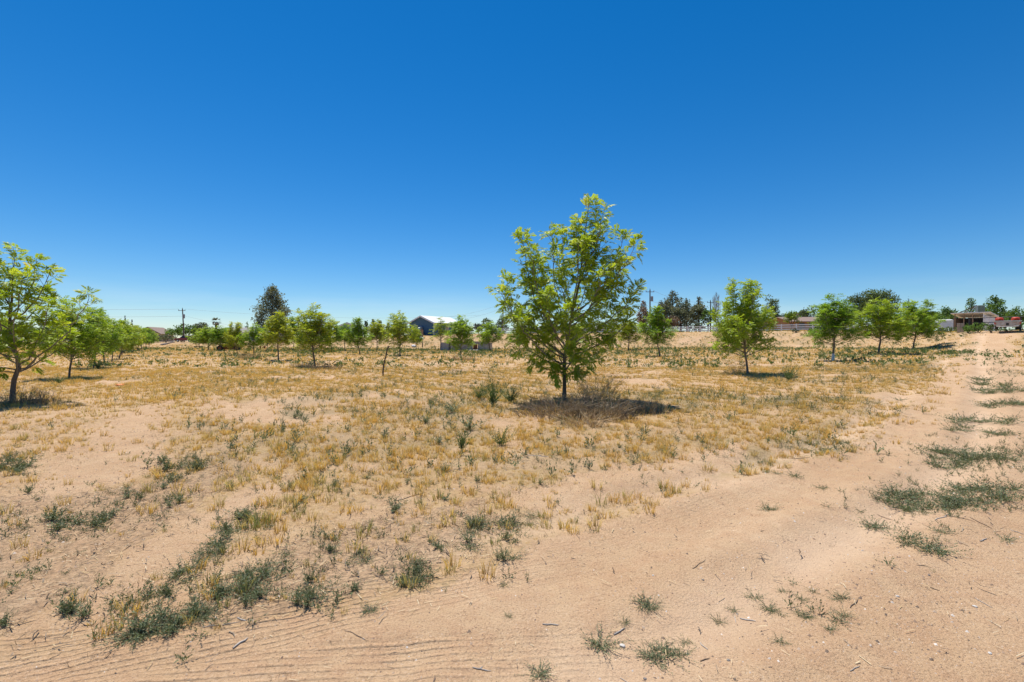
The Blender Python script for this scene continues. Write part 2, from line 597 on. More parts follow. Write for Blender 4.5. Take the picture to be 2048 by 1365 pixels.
# ------------------------------------------------------------------ ground
def build_ground():
    r = np.concatenate([[.05, .4], np.geomspace(.8, 60, 345), np.geomspace(61.5, 140, 62), np.geomspace(146, 4200, 30)])
    a = np.concatenate([np.arange(-180, -63, 3.0), np.arange(-62, 62.01, .25), np.arange(64, 178, 3.0)])
    A, Rr = np.meshgrid(R(1.0) * a, r)
    X = Rr * np.sin(A); Y = Rr * np.cos(A)
    x, y = X.ravel(), Y.ravel()
    z = gz(x, y)
    px, py, road, sand, deb = zones(x, y)
    lane = inpoly(px, py, P_LANE) & (y > 1.0)
    lit = dry_density(x, y, px, py, road, sand, deb)
    grn = weed_density(x, y, px, py, road, sand, deb)
    # disturbed soil: clods in the field, none on the road
    cl = np.where(road | sand, 0, 1) * sstep((fbm(x * 4, y * 4, 71, 3) - .45) / .2) * sstep((14 - y) / 6)
    z = z + cl * .018 * fbm(x * 9, y * 9, 72, 2)
    dA, lA, aA = polyline_uv(x, y, TRACK_A); dB, lB, aB = polyline_uv(x, y, TRACK_B)
    mA = sstep((.34 - dA) / .08) * (.18 + .82 * sstep((6.2 - aA) / 2.2)) * sstep((12 - aA) / 4); mB = sstep((.26 - dB) / .08) * sstep((5.6 - aB) / 1.8)
    mB = mB * (1 - mA)
    dR, lR, aR = polyline_uv(x, y, ROAD_C)
    rut = np.exp(-((np.abs(lR) - .85) / .30) ** 2) * sstep((aR - 2) / 5) * (.5 + .5 * sstep((fbm(x * .8, y * .8, 88, 3) - .35) / .2))
    na, nr = len(a), len(r)
    i = np.arange(nr - 1)[:, None]; j = np.arange(na)[None, :]
    j2 = (j + 1) % na
    Fq = np.stack([i * na + j, i * na + j2, (i + 1) * na + j2, (i + 1) * na + j], -1).reshape(-1, 4)[:, ::-1]
    V = np.stack([x, y, z], -1)
    at_ = {'lit': lit, 'grn': grn, 'tu': lA, 'tm': mA, 'su': lB, 'sm': mB, 'deb': deb.astype(float), 'road': road.astype(float), 'rut': rut}
    fl = lane[Fq].sum(1) >= 3
    for nm, m_ in (('ground', ~fl), ('dirt_road', fl)):
        ff = Fq[m_]
        u, inv = np.unique(ff, return_inverse=True)
        me = np_mesh(nm, V[u], inv.reshape(ff.shape), {k: v[u] for k, v in at_.items()}, smooth=True)
        o = obj(nm, me, M_GROUND, kind='structure')


def ground_mat():
    m, nt, bs, out = base_mat('sandy_soil')
    geo = nt.nodes.new('ShaderNodeNewGeometry')
    P = geo.outputs['Position']
    big = noise(nt, .55, 6, .6, P)
    mid = noise(nt, 5.0, 6, .65, P)
    fine = noise(nt, 45.0, 5, .7, P)
    grit = noise(nt, 260.0, 3, .7, P)
    c = ramp(nt, [(.3, (.50, .322, .180)), (.5, (.56, .377, .220)), (.72, (.61, .43, .268))], big)
    c = mixc(nt, math_n(nt, 'MULTIPLY', ramp(nt, [(.42, (0, 0, 0)), (.62, (1, 1, 1))], mid), .45), c, (.47, .275, .155))
    c = mixc(nt, math_n(nt, 'MULTIPLY', ramp(nt, [(.5, (0, 0, 0)), (.75, (1, 1, 1))], fine), .45), c, (.36, .22, .135))
    spk = noise(nt, 80.0, 3, .8, P)
    c = mixc(nt, math_n(nt, 'MULTIPLY', ramp(nt, [(.555, (0, 0, 0)), (.64, (1, 1, 1))], spk), .75), c, (.20, .125, .08))
    c = mixc(nt, math_n(nt, 'MULTIPLY', ramp(nt, [(.34, (1, 1, 1)), (.42, (0, 0, 0))], spk), .6), c, (.66, .52, .39))
    c = mixc(nt, math_n(nt, 'MULTIPLY', ramp(nt, [(.60, (0, 0, 0)), (.70, (1, 1, 1))], grit), .5), c, (.70, .55, .42))
    c = mixc(nt, math_n(nt, 'MULTIPLY', ramp(nt, [(.30, (1, 1, 1)), (.43, (0, 0, 0))], grit), .7), c, (.17, .105, .065))
    # straw chaff lying between the tufts
    straw = ramp(nt, [(.34, (0, 0, 0)), (.56, (1, 1, 1))], noise(nt, 20.0, 5, .75, P))
    lf = math_n(nt, 'MULTIPLY', math_n(nt, 'MULTIPLY', attr(nt, 'lit'), .64), math_n(nt, 'ADD', straw, .25), True)
    c = mixc(nt, lf, c, ramp(nt, [(.3, (.30, .185, .085)), (.5, (.42, .28, .13)), (.7, (.55, .40, .20))], noise(nt, 13.0, 5, .7, P)))
    # wheel ruts are packed to a pale crust, the strip between them stays loose
    c = mixc(nt, math_n(nt, 'MULTIPLY', attr(nt, 'rut'), .55), c, (.66, .48, .325))
    # twiggy litter
    dbn = ramp(nt, [(.44, (0, 0, 0)), (.6, (1, 1, 1))], noise(nt, 22.0, 5, .75, P))
    c = mixc(nt, math_n(nt, 'MULTIPLY', math_n(nt, 'MULTIPLY', attr(nt, 'deb'), .7), dbn), c, (.21, .145, .09))
    c = mixc(nt, math_n(nt, 'MULTIPLY', attr(nt, 'grn'), .35, True), c, (.17, .155, .08))
    nt.links.new(c, bs.inputs['Base Color'])
    bs.inputs['Roughness'].default_value = .95
    bs.inputs['Specular IOR Level'].default_value = .08
    # relief: crumbs, grit and the grooves pressed by tyres
    h = math_n(nt, 'ADD', math_n(nt, 'ADD', math_n(nt, 'MULTIPLY', mid, 1.6), math_n(nt, 'MULTIPLY', spk, .7)), math_n(nt, 'ADD', math_n(nt, 'MULTIPLY', fine, 1.15), math_n(nt, 'MULTIPLY', grit, .28)))
    for un, mn, wl in (('tu', 'tm', .050), ('su', 'sm', .056)):
        tu = math_n(nt, 'ADD', attr(nt, un), math_n(nt, 'MULTIPLY', noise(nt, 1.6, 3, .5, P), .03))
        w = math_n(nt, 'SINE', math_n(nt, 'MULTIPLY', tu, 2 * math.pi / wl))
        brk = math_n(nt, 'MULTIPLY', ramp(nt, [(.32, (0, 0, 0)), (.50, (1, 1, 1))], noise(nt, 2.1, 5, .65, P)), ramp(nt, [(.34, (.25, .25, .25)), (.56, (1, 1, 1))], noise(nt, 14.0, 4, .7, P)))
        w = math_n(nt, 'MULTIPLY', math_n(nt, 'MINIMUM', w, .1), math_n(nt, 'MULTIPLY', attr(nt, mn), brk))
        h = math_n(nt, 'ADD', h, math_n(nt, 'MULTIPLY', w, 1.0))
    bump(nt, bs, h, .85, .016)
    return m


M_GROUND = ground_mat()
build_ground()


# ------------------------------------------------------------------ grass, weeds, litter, stones
def blades(n, seed, hmin, hmax, spread, w, lean, seg=True):
    g = np.random.default_rng(seed)
    V, Fc, H = [], [], []
    for i in range(n):
        a = g.uniform(0, 2 * math.pi); r0 = spread * math.sqrt(g.random()) * .55
        bx, by = r0 * math.cos(a), r0 * math.sin(a)
        h = g.uniform(hmin, hmax); ln = g.uniform(.1, 1) * lean * h
        a2 = a + g.normal(0, .7)
        dx, dy = math.cos(a2) * ln, math.sin(a2) * ln
        b = g.uniform(0, math.pi); wx, wy = math.cos(b) * w / 2, math.sin(b) * w / 2
        o = len(V)
        if seg:
            V += [(bx - wx, by - wy, -.01), (bx + wx, by + wy, -.01), (bx + dx * .35 - wx * .8, by + dy * .35 - wy * .8, h * .6), (bx + dx * .35 + wx * .8, by + dy * .35 + wy * .8, h * .6), (bx + dx, by + dy, h)]
            Fc += [(o, o + 1, o + 3), (o, o + 3, o + 2), (o + 2, o + 3, o + 4)]
            H += [0, 0, .6, .6, 1]
        else:
            V += [(bx - wx, by - wy, -.01), (bx + wx, by + wy, -.01), (bx + dx, by + dy, h)]
            Fc += [(o, o + 1, o + 2)]
            H += [0, 0, 1]
    return np.array(V), np.array(Fc), np.array(H, float)


def leaf_quad(p, d, up, L, W):
    d = d / np.linalg.norm(d)
    s = np.cross(d, up); s /= np.linalg.norm(s) + 1e-9
    m = p + d * L * .5
    return [p, m + s * W / 2, p + d * L, m - s * W / 2]


def weed(seed, upright, nst, nlf, leafL, leafW, stemw=.004, nseg=4):
    """one weed of about unit radius 1 (scaled on placing): stems with narrow leaves"""
    g = np.random.default_rng(seed)
    V, Fc, H = [], [], []
    for i in range(nst):
        a = 2 * math.pi * (i + g.uniform(-.35, .35)) / nst
        if upright:
            el = R(g.uniform(38, 85)); L = g.uniform(.6, 1.25)
        else:
            el = R(g.uniform(4, 38)); L = g.uniform(.55, 1.15)
        d0 = np.array([math.cos(a) * math.cos(el), math.sin(a) * math.cos(el), math.sin(el)])
        bend = np.array([g.normal(0, .25), g.normal(0, .25), g.uniform(.0, .35) if not upright else g.uniform(-.25, .2)])
        pts = [np.array([0, 0, -.01]) + d0 * L * t + bend * L * t * t for t in np.linspace(0, 1, 5)]
        side = np.array([-math.sin(a), math.cos(a), 0])
        sp_ = [] if nseg == 0 else [pts[int(k)] for k in np.linspace(0, 4, nseg + 1)]
        for p, q in zip(sp_[:-1], sp_[1:]):
            o = len(V)
            V += [p - side * stemw, p + side * stemw, q + side * stemw * .7, q - side * stemw * .7]
            Fc.append((o, o + 1, o + 2, o + 3)); H += [.0] * 4
        for k in range(nlf):
            t = .12 + .88 * (k + g.random() * .8) / nlf
            p = pts[0] + d0 * L * t + bend * L * t * t
            tang = d0 + 2 * bend * t
            rd = rand_dir(g)
            ld = tang / np.linalg.norm(tang) * .75 + rd * .9 + np.array([0, 0, .25])
            s = 1 - .35 * t
            o = len(V)
            V += leaf_quad(p, ld, rand_dir(g) + np.array([0, 0, .8]), leafL * s * g.uniform(.7, 1.2), leafW * s)
            Fc.append((o, o + 1, o + 2, o + 3)); H += [t] * 4
    V = np.array(V); V[:, 2] = np.maximum(V[:, 2], -.02)
    return V, np.array(Fc), np.array(H, float)


def rand_dir(g):
    v = g.normal(size=3)
    return v / np.linalg.norm(v)


def ring_points(d0, d1, dens, umax=1.3):
    """points spread evenly over the ground between two depths"""
    n = int(dens * umax * (d1 * d1 - d0 * d0))
    y = np.sqrt(rng.uniform(d0 * d0, d1 * d1, n)); x = rng.uniform(-umax, umax, n) * y
    return x, y


M_DRY = leafy('dry_grass', [(0, (.72, .44, .11)), (.35, (.80, .53, .17)), (.62, (.82, .62, .28)), (.80, (.46, .40, .16)), (1, (.25, .28, .10))], .34, .7, .1, hue_h=((.29, .205, .095), .05, .55))  # darker blade bases: the shade inside a tuft is put into the colour
M_MAT = leafy('matted_grass', [(0, (.15, .10, .065)), (.35, (.27, .185, .11)), (.7, (.44, .31, .17)), (1, (.60, .47, .28))], .2, .8, .1)
M_TWIGS = leafy('twig_litter', [(0, (.07, .05, .035)), (.5, (.16, .115, .08)), (1, (.30, .235, .17))], 0, .9, .1)
M_WEED = leafy('grey_green_weed', [(0, (.115, .145, .075)), (.4, (.16, .19, .10)), (.7, (.20, .225, .135)), (1, (.14, .195, .075))], .25, .6, .25, hue_h=((.16, .13, .07), .0, .15))
M_GREENWEED = leafy('green_weed', [(0, (.085, .135, .045)), (.5, (.12, .175, .06)), (1, (.17, .205, .085))], .25, .6, .2)
M_STRAW = leafy('straw', [(0, (.30, .20, .10)), (.4, (.52, .38, .20)), (.8, (.66, .55, .36)), (1, (.22, .15, .09))], 0, .8, .1)


def stone_mat():
    m, nt, bs, out = base_mat('pebbles')
    c = ramp(nt, [(0, (.10, .07, .05)), (.35, (.26, .165, .105)), (.6, (.36, .26, .18)), (.85, (.42, .37, .33)), (1, (.78, .72, .64))], attr(nt, 'rnd'))
    nt.links.new(c, bs.inputs['Base Color'])
    bs.inputs['Roughness'].default_value = .8
    return m


M_STONE = stone_mat()


def scatter_stuff(name, label, cat, templates, x, y, scale, m, tilt=0.0, zoff=0.0, rnd=None, flat=False):
    n = len(x)
    loc = np.stack([x, y, gz(x, y) + zoff], -1)
    rot = rotz(rng.uniform(0, 2 * math.pi, n))
    if flat == 'any':
        rot = rand_rot(n)
    idx = rng.integers(0, len(templates), n)
    V, Fc, at_ = scatter(templates, idx, loc, rot, scale, {'rnd': rnd if rnd is not None else rng.random(n)})
    o = obj(name, np_mesh(name, V, Fc, at_), m, kind='stuff')
    tag(o, label, cat)
    return len(Fc)


def quadtri(t):
    V, Fc, H = t
    return V, np.concatenate([Fc[:, [0, 1, 2]], Fc[:, [0, 2, 3]]]), H


def zones_soft(x, y):
    """zones with ragged edges: each plant judges its place with a little error"""
    s = np.minimum(y, 14)
    px, py, road, sand, deb = zones(x + rng.normal(0, .028, len(x)) * s, y + rng.normal(0, .04, len(x)) * s)
    px, py = warped(x, y)
    return px, py, road, sand, deb


def build_cover():
    # dry grass tufts, near to far
    T0 = [blades(28, 100 + i, .02, .105, .075, .0046, .9) for i in range(6)]
    T1 = [blades(13, 120 + i, .03, .115, .12, .012, .95, False) for i in range(5)]
    T2 = [blades(5, 140 + i, .05, .16, .24, .05, .9, False) for i in range(5)]
    tt = 0
    for nm, lab, T, d0, d1, dens, smin, smax in (
            ('dry_grass', 'golden dry grass tufts in the near field', T0, 2.0, 10.5, 72, .32, 1.45),
            ('dry_grass', 'golden dry grass tufts around the middle of the orchard', T1, 10.5, 30, 46, .55, 1.5),
            ('dry_grass', 'golden dry grass covering the far field and the ditch bank', T2, 30, 118, 4.5, .7, 1.7)):
        x, y = ring_points(d0, d1, dens)
        px, py, road, sand, deb = zones_soft(x, y)
        p = dry_density(x, y, px, py, road, sand, deb)
        k = rng.random(len(x)) < p
        x, y, py = x[k], y[k], py[k]
        s = (smin + (smax - smin) * rng.random(len(x)) ** 1.7) * (.75 + .5 * fbm(x * .8, y * .8, 81, 2))
        # tufts near the lane are still partly green
        g = np.clip(rng.beta(1.6, 2.6, len(x)) + .45 * sstep((py - 900) / 160) * rng.random(len(x)), 0, 1)
        tt += scatter_stuff(nm, lab, 'grass', T, x, y, s, M_DRY, rnd=g)
    # matted, flattened dead grass between the tufts
    Tm = [blades(14, 160 + i, .006, .035, .11, .0034, 3.0, False) for i in range(6)]
    x, y = ring_points(2.0, 13, 150)
    px, py, road, sand, deb = zones_soft(x, y)
    p = np.clip(.25 + dry_density(x, y, px, py, road, sand, deb), 0, 1) * np.where(road, .02, 1) * np.where(sand, .25, 1) * sstep((fbm(x * 2.6, y * 2.6, 91, 3) - .33) / .2)
    k = rng.random(len(x)) < p
    tt += scatter_stuff('dry_grass', 'matted dead grass lying between the golden tufts', 'grass', Tm, x[k], y[k], rng.uniform(.6, 1.5, k.sum()), M_MAT)
    # weeds that form a mass
    W1 = [quadtri(weed(200 + i, True, 5, 6, .32, .13, .010, 1)) for i in range(5)]
    W2 = [quadtri(weed(220 + i, True, 3, 4, .6, .30, .02, 0)) for i in range(4)]
    for lab, T, d0, d1, dens, smin, smax in (('grey-green weeds scattered among the dry grass', W1, 5.5, 28, 13, .06, .19), ('green weeds along the far tree rows and bank', W2, 28, 112, 2.7, .15, .40)):
        x, y = ring_points(d0, d1, dens)
        px, py, road, sand, deb = zones_soft(x, y)
        p = weed_density(x, y, px, py, road, sand, deb)
        k = rng.random(len(x)) < p
        x, y = x[k], y[k]
        tt += scatter_stuff('weeds', lab, 'weeds', T, x, y, rng.uniform(smin, smax, len(x)), M_WEED if d0 < 20 else M_GREENWEED)
    # seedlings and small weeds between the larger ones
    W0 = [quadtri(weed(240 + i, i % 2 == 0, 5, 6, .32, .11, .012, 1)) for i in range(5)]
    NEAR = [(330, 1225, 110, 55, 1.), (480, 1165, 90, 45, 1.), (420, 1100, 50, 45, .9), (500, 1030, 40, 40, .7), (620, 1180, 60, 40, .6), (830, 1150, 60, 35, .8), (940, 1075, 60, 40, 1.), (1012, 1080, 40, 60, .9), (360, 935, 70, 30, 1.),
            (140, 1045, 90, 35, 1.), (30, 940, 60, 30, 1.), (240, 1020, 120, 40, .5), (100, 1180, 200, 60, .35), (1900, 998, 160, 30, 1.), (1940, 915, 120, 24, .9), (1970, 855, 90, 20, .9), (2000, 800, 60, 30, .8), (1850, 1100, 60, 22, .7), (700, 1090, 120, 50, .5),
            (800, 1000, 300, 60, .18), (1250, 930, 250, 40, .15), (600, 960, 200, 60, .2), (1640, 890, 50, 16, .7), (1600, 1220, 110, 40, .35), (1300, 1270, 90, 40, .3)]
    x, y = ring_points(1.9, 8.5, 220)
    px, py, road, sand, deb = zones_soft(x, y)
    g_ = np.zeros(x.shape)
    for cx, cy, rx, ry, s in NEAR:
        g_ = np.maximum(g_, s * np.exp(-(((px - cx) / rx) ** 2 + ((py - cy) / ry) ** 2)))
    k = rng.random(len(x)) < 1.0 * g_ * sstep((fbm(x * 3, y * 3, 65, 3) - .36) / .2)
    x, y = x[k], y[k]
    tt += scatter_stuff('weeds', 'tiny weed seedlings between the larger weeds in front', 'weeds', W0, x, y, rng.uniform(.025, .10, len(x)), M_WEED)
    # straw and broken twigs lying flat
    st = []
    g = np.random.default_rng(4)
    for i in range(6):
        V, Fc, H = [], [], []
        for k in range(3):
            a = g.uniform(0, math.pi); c = g.uniform(-.16, .16, 2); L = g.uniform(.008, .032); w = g.uniform(.0009, .002)
            d = np.array([math.cos(a), math.sin(a)]); s = np.array([-d[1], d[0]])
            z0, z1 = g.uniform(.002, .012, 2)
            o = len(V)
            V += [(*(c - d * L - s * w), z0), (*(c - d * L + s * w), z0), (*(c + d * L + s * w), z1), (*(c + d * L - s * w), z1)]
            Fc += [(o, o + 1, o + 2), (o, o + 2, o + 3)]; H += [1] * 4
        st.append((np.array(V), np.array(Fc), np.array(H, float)))
    x, y = ring_points(1.6, 13, 130)
    px, py, road, sand, deb = zones_soft(x, y)
    p = np.where(road, .07, np.where(sand, .15, .40)) + .5 * deb
    k = rng.random(len(x)) < p
    tt += scatter_stuff('straw', 'bleached straw and broken stalks littering the sandy soil', 'straw', st, x[k], y[k], rng.uniform(.5, 1.5, k.sum()), M_STRAW)
    tw = []
    for i in range(6):
        V, Fc, H = [], [], []
        for k in range(3):
            a = g.uniform(0, math.pi); c = g.uniform(-.17, .17, 2); L = g.uniform(.010, .045); w = g.uniform(.0016, .0034)
            d = np.array([math.cos(a), math.sin(a)]); s = np.array([-d[1], d[0]]); z0, z1, z2 = g.uniform(.003, .024, 3); bd = s * L * g.uniform(-.3, .3)
            o = len(V)
            V += [(*(c - d * L - s * w), z0), (*(c - d * L + s * w), z0), (*(c + bd + s * w), z1), (*(c + bd - s * w), z1), (*(c + d * L), z2)]
            Fc += [(o, o + 1, o + 2), (o, o + 2, o + 3), (o + 3, o + 2, o + 4)]; H += [1] * 5
        tw.append((np.array(V), np.array(Fc), np.array(H, float)))
    x, y = ring_points(1.6, 10, 130)
    px, py, road, sand, deb = zones_soft(x, y)
    p = np.where(road, .035, np.where(sand, .08, .16)) + .8 * deb
    k = rng.random(len(x)) < p * sstep((fbm(x * 2, y * 2, 95, 3) - .3) / .25)
    tt += scatter_stuff('twigs', 'dark broken twigs and dead stalks littering the soil', 'twigs', tw, x[k], y[k], rng.uniform(.5, 1.5, k.sum()), M_TWIGS)
    # pebbles and clods
    oc = []
    for i in range(5):
        g = np.random.default_rng(60 + i)
        v = np.array([(1, 0, 0), (0, 1, 0), (-1, 0, 0), (0, -1, 0), (0, 0, .75), (0, 0, -.6)], float) * g.uniform(.6, 1.3, (6, 3)) + g.normal(0, .12, (6, 3))
        v = v[:5]; v[:4, 2] -= .3
        f = np.array([(0, 1, 4), (1, 2, 4), (2, 3, 4), (3, 0, 4)])
        oc.append((v, f, np.ones(5)))
    x, y = ring_points(1.6, 9, 1300)
    px, py, road, sand, deb = zones_soft(x, y)
    p = .16 + .20 * (~road) + .95 * np.exp(-(((px - 1800) / 260) ** 2 + ((py - 1230) / 130) ** 2)) + .4 * np.exp(-(((px - 1450) / 260) ** 2 + ((py - 1340) / 60) ** 2))
    k = rng.random(len(x)) < p
    s = .0026 * np.exp(rng.normal(.30, .6, k.sum()))
    rr = np.where(road[k], rng.beta(1.0, 1.7, k.sum()), rng.beta(1.2, 2.4, k.sum()))
    tt += scatter_stuff('gravel', 'small pebbles and clods strewn over the sand', 'gravel', oc, x[k], y[k], np.minimum(s, .014), M_STONE, rnd=rr)
    print('ground cover faces', tt)


build_cover()
# ------------------------------------------------------------------ pecan trees
def bark_mat(name, c0, c1):
    m, nt, bs, out = base_mat(name)
    co = objco(nt)
    mp = nt.nodes.new('ShaderNodeMapping'); mp.inputs['Scale'].default_value = (1, 1, .25)
    nt.links.new(co, mp.inputs[0])
    n = noise(nt, 28, 5, .65, mp.outputs[0])
    nt.links.new(ramp(nt, [(.3, c0), (.7, c1)], n), bs.inputs['Base Color'])
    bs.inputs['Roughness'].default_value = .9
    bump(nt, bs, n, .8, .01)
    return m


M_BARK = bark_mat('pecan_bark', (.095, .07, .052), (.23, .185, .145))
M_TWIG = bark_mat('pecan_limb', (.13, .11, .09), (.30, .265, .22))
M_BARKD = bark_mat('dark_bark', (.05, .038, .03), (.13, .10, .08))
M_PAINT = surf('white_trunk_paint', [(.62, .62, .62), (.74, .73, .71)], .8, 12)
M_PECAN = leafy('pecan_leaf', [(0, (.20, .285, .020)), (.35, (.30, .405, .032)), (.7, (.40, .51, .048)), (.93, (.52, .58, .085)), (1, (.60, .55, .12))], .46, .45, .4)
M_PECAN2 = leafy('pecan_leaf_far', [(0, (.185, .265, .020)), (.35, (.275, .375, .030)), (.7, (.37, .475, .045)), (1, (.49, .56, .08))], .45, .5, .3, per_tree=True)


def compound_leaf(npairs, seed):
    """a drooping pinnate leaf of unit length along x: diamond leaflets in pairs and one at the end"""
    g = np.random.default_rng(seed)
    V, Fc = [], []

    def pt(t):
        return np.array([t * (1 - .10 * t), .0, .10 * t - .42 * t * t])
    for k in range(npairs):
        t = .22 + .68 * k / max(npairs - 1, 1)
        sz = .30 + .20 * math.sin(math.pi * (k + .8) / (npairs + .6))
        for sg in (-1, 1):
            d = np.array([.60, sg * .80, -.42 + g.normal(0, .16)])
            up = np.array([g.normal(0, .25), -sg * .15 + g.normal(0, .2), 1.])
            o = len(V)
            V += leaf_quad(pt(t), d, up, sz * g.uniform(.85, 1.1), sz * (.34 if npairs > 4 else .46)); Fc.append((o, o + 1, o + 2, o + 3))
    o = len(V)
    V += leaf_quad(pt(.95), np.array([.8, 0, -.7]), np.array([.5, g.normal(0, .2), 1.]), .42, .14); Fc.append((o, o + 1, o + 2, o + 3))
    o = len(V)  # rachis
    V += [pt(0) + (0, -.006, 0), pt(0) + (0, .006, 0), pt(.95) + (0, .003, 0), pt(.95) + (0, -.003, 0)]; Fc.append((o, o + 1, o + 2, o + 3))
    V = np.array(V)
    return V, np.array(Fc), np.zeros(len(V))


LEAF_HI = [compound_leaf(6, i) for i in range(5)]
LEAF_LO = [compound_leaf(3, 10 + i) for i in range(4)]


def frame_from(dirs, ups):
    x = dirs / np.linalg.norm(dirs, axis=1)[:, None]
    y = np.cross(ups, x); y /= np.linalg.norm(y, axis=1)[:, None] + 1e-9
    z = np.cross(x, y)
    return np.stack([x, y, z], -1)


def pecan(seed, trunk, r0, tips, leafL, hi=True, shoot_gap=.13, shoot_len=(.22, .5), leaf_gap=.05, sides=7, low=0.0):
    """trunk: points up to the leader's tip; tips: list of (start height fraction on trunk, tip point).
    Returns meshes for trunk, limbs and leaves"""
    g = np.random.default_rng(seed)
    trunk = np.array(trunk, float)
    seg = np.concatenate([[0], np.cumsum(np.linalg.norm(np.diff(trunk, axis=0), axis=1))]); seg /= seg[-1]

    def on_trunk(f):
        return np.array([np.interp(f, seg, trunk[:, k]) for k in range(3)])
    mt = MB(); ml = MB()
    fs = np.linspace(0, 1, 14)
    tp = [on_trunk(f) + (g.normal(0, .006, 3) if 0 < f < 1 else 0) for f in fs]
    tp[0] = tp[0] - np.array([0, 0, .08])
    rad = [r0 * (1.25 if f == 0 else 1) * ((1 - f) ** .85 * .93 + .07) for f in fs]
    mt.tube(tp, rad, sides)
    paths = [([on_trunk(f) for f in np.linspace(.45, 1, 9)], .012)]
    for f0, tip in tips:
        tip = np.array(tip, float)
        p0 = on_trunk(f0)
        L = np.linalg.norm(tip - p0)
        out = tip - p0; flat = out * np.array([1, 1, .35]); flat /= np.linalg.norm(flat) + 1e-9
        p1 = p0 + flat * L * .38 + np.array([0, 0, L * .06])
        p2 = tip - np.array([out[0] * .12, out[1] * .12, max(out[2], .25 * L) * .32])
        n = max(6, int(L / .16))
        pts = []
        for t in np.linspace(0, 1, n):
            b = (1 - t) ** 3 * p0 + 3 * (1 - t) ** 2 * t * p1 + 3 * (1 - t) * t * t * p2 + t ** 3 * tip
            pts.append(b + (g.normal(0, .018, 3) * L * .5 if 0 < t < 1 else 0))
        rb = min(r0 * .34, .007 + .009 * L)
        ml.tube(pts, [rb * (1 - t) ** .8 * .85 + .005 for t in np.linspace(0, 1, n)], 5)
        paths.append((pts, rb))
    LD, LU, LP, LS = [], [], [], []

    def leaves_on(pts, n, f0=.25):
        pts = np.array(pts)
        for k in range(n):
            t = f0 + (1 - f0) * (k + .6 * g.random()) / n
            i = min(int(t * (len(pts) - 1)), len(pts) - 2); w = t * (len(pts) - 1) - i
            p = pts[i] * (1 - w) + pts[i + 1] * w
            ax = pts[i + 1] - pts[i]; ax = ax / (np.linalg.norm(ax) + 1e-9)
            rd = rand_dir(g); rd = rd - ax * (rd @ ax); rd /= np.linalg.norm(rd) + 1e-9
            d = rd * .85 + ax * (.25 + .55 * t) + np.array([0, 0, .18])
            LD.append(d); LU.append(np.array([g.normal(0, .35), g.normal(0, .35), 1.0])); LP.append(p); LS.append(leafL * g.uniform(.65, 1.2) * (1.05 - .25 * t))
    for pi, (pts, rb) in enumerate(paths):
        pts = np.array(pts)
        ln = np.concatenate([[0], np.cumsum(np.linalg.norm(np.diff(pts, axis=0), axis=1))])
        L = ln[-1]
        s = L * (.30 if L > .9 else .15)
        while s < L:
            p = np.array([np.interp(s, ln, pts[:, k]) for k in range(3)])
            i = min(np.searchsorted(ln, s), len(pts) - 1)
            ax = pts[i] - pts[max(i - 1, 0)]; ax = ax / (np.linalg.norm(ax) + 1e-9)
            rd = rand_dir(g); rd = rd - ax * (rd @ ax); rd /= np.linalg.norm(rd) + 1e-9
            d = ax * .7 + rd * 1.0 + np.array([0, 0, .35])
            d /= np.linalg.norm(d)
            SL = g.uniform(*shoot_len) * (1.1 - .35 * s / L)
            sp = [p + d * SL * t + np.array([0, 0, .10 * SL * t * t]) + g.normal(0, .01, 3) * t for t in np.linspace(0, 1, 5)]
            ml.tube(sp, [.007 * (1 - .6 * t) for t in np.linspace(0, 1, 5)], 3, False)
            leaves_on(sp, max(4, int(SL * .62 / leaf_gap)), .48)
            if g.random() < .45 and SL > .3:
                rd2 = rand_dir(g); d2 = d * .6 + rd2 * .8 + np.array([0, 0, .3]); d2 /= np.linalg.norm(d2)
                q = np.array(sp[2]); S2 = SL * .6
                sp2 = [q + d2 * S2 * t for t in np.linspace(0, 1, 4)]
                ml.tube(sp2, [.005, .004, .003, .002], 3, False)
                leaves_on(sp2, max(3, int(S2 * .7 / leaf_gap)), .4)
            s += shoot_gap * g.uniform(.6, 1.4)
        leaves_on([pts[-2], pts[-1], pts[-1] + (pts[-1] - pts[-2]) * .5], 7, .3)
    T = LEAF_HI if hi else LEAF_LO
    LP = np.array(LP); n = len(LP)
    V, Fc, at_ = scatter(T, g.integers(0, len(T), n), LP, frame_from(np.array(LD), np.array(LU)), np.array(LS), {'rnd': np.clip(g.beta(2, 2.4, n) + .22 * (LP[:, 2] / LP[:, 2].max() - .5), 0, 1)})  # higher leaves get lighter colours, painting in the sunlit crown top
    return mt.mesh('trunk', True), ml.mesh('limbs', True), np_mesh('crown', V, Fc, at_), n


def plant_pecan(meshes, name, label, loc, scale=(1, 1, 1), rz=0.0, group='young pecan trees of the orchard', lm=None):
    t = thing(name, label, 'tree', loc, rz, group)
    t.scale = scale
    a = obj('trunk', meshes[0], M_BARK, t)
    b = obj('limbs', meshes[1], M_TWIG, t)
    c = obj('crown', meshes[2], lm or M_PECAN, t, 'stuff')
    return t, a


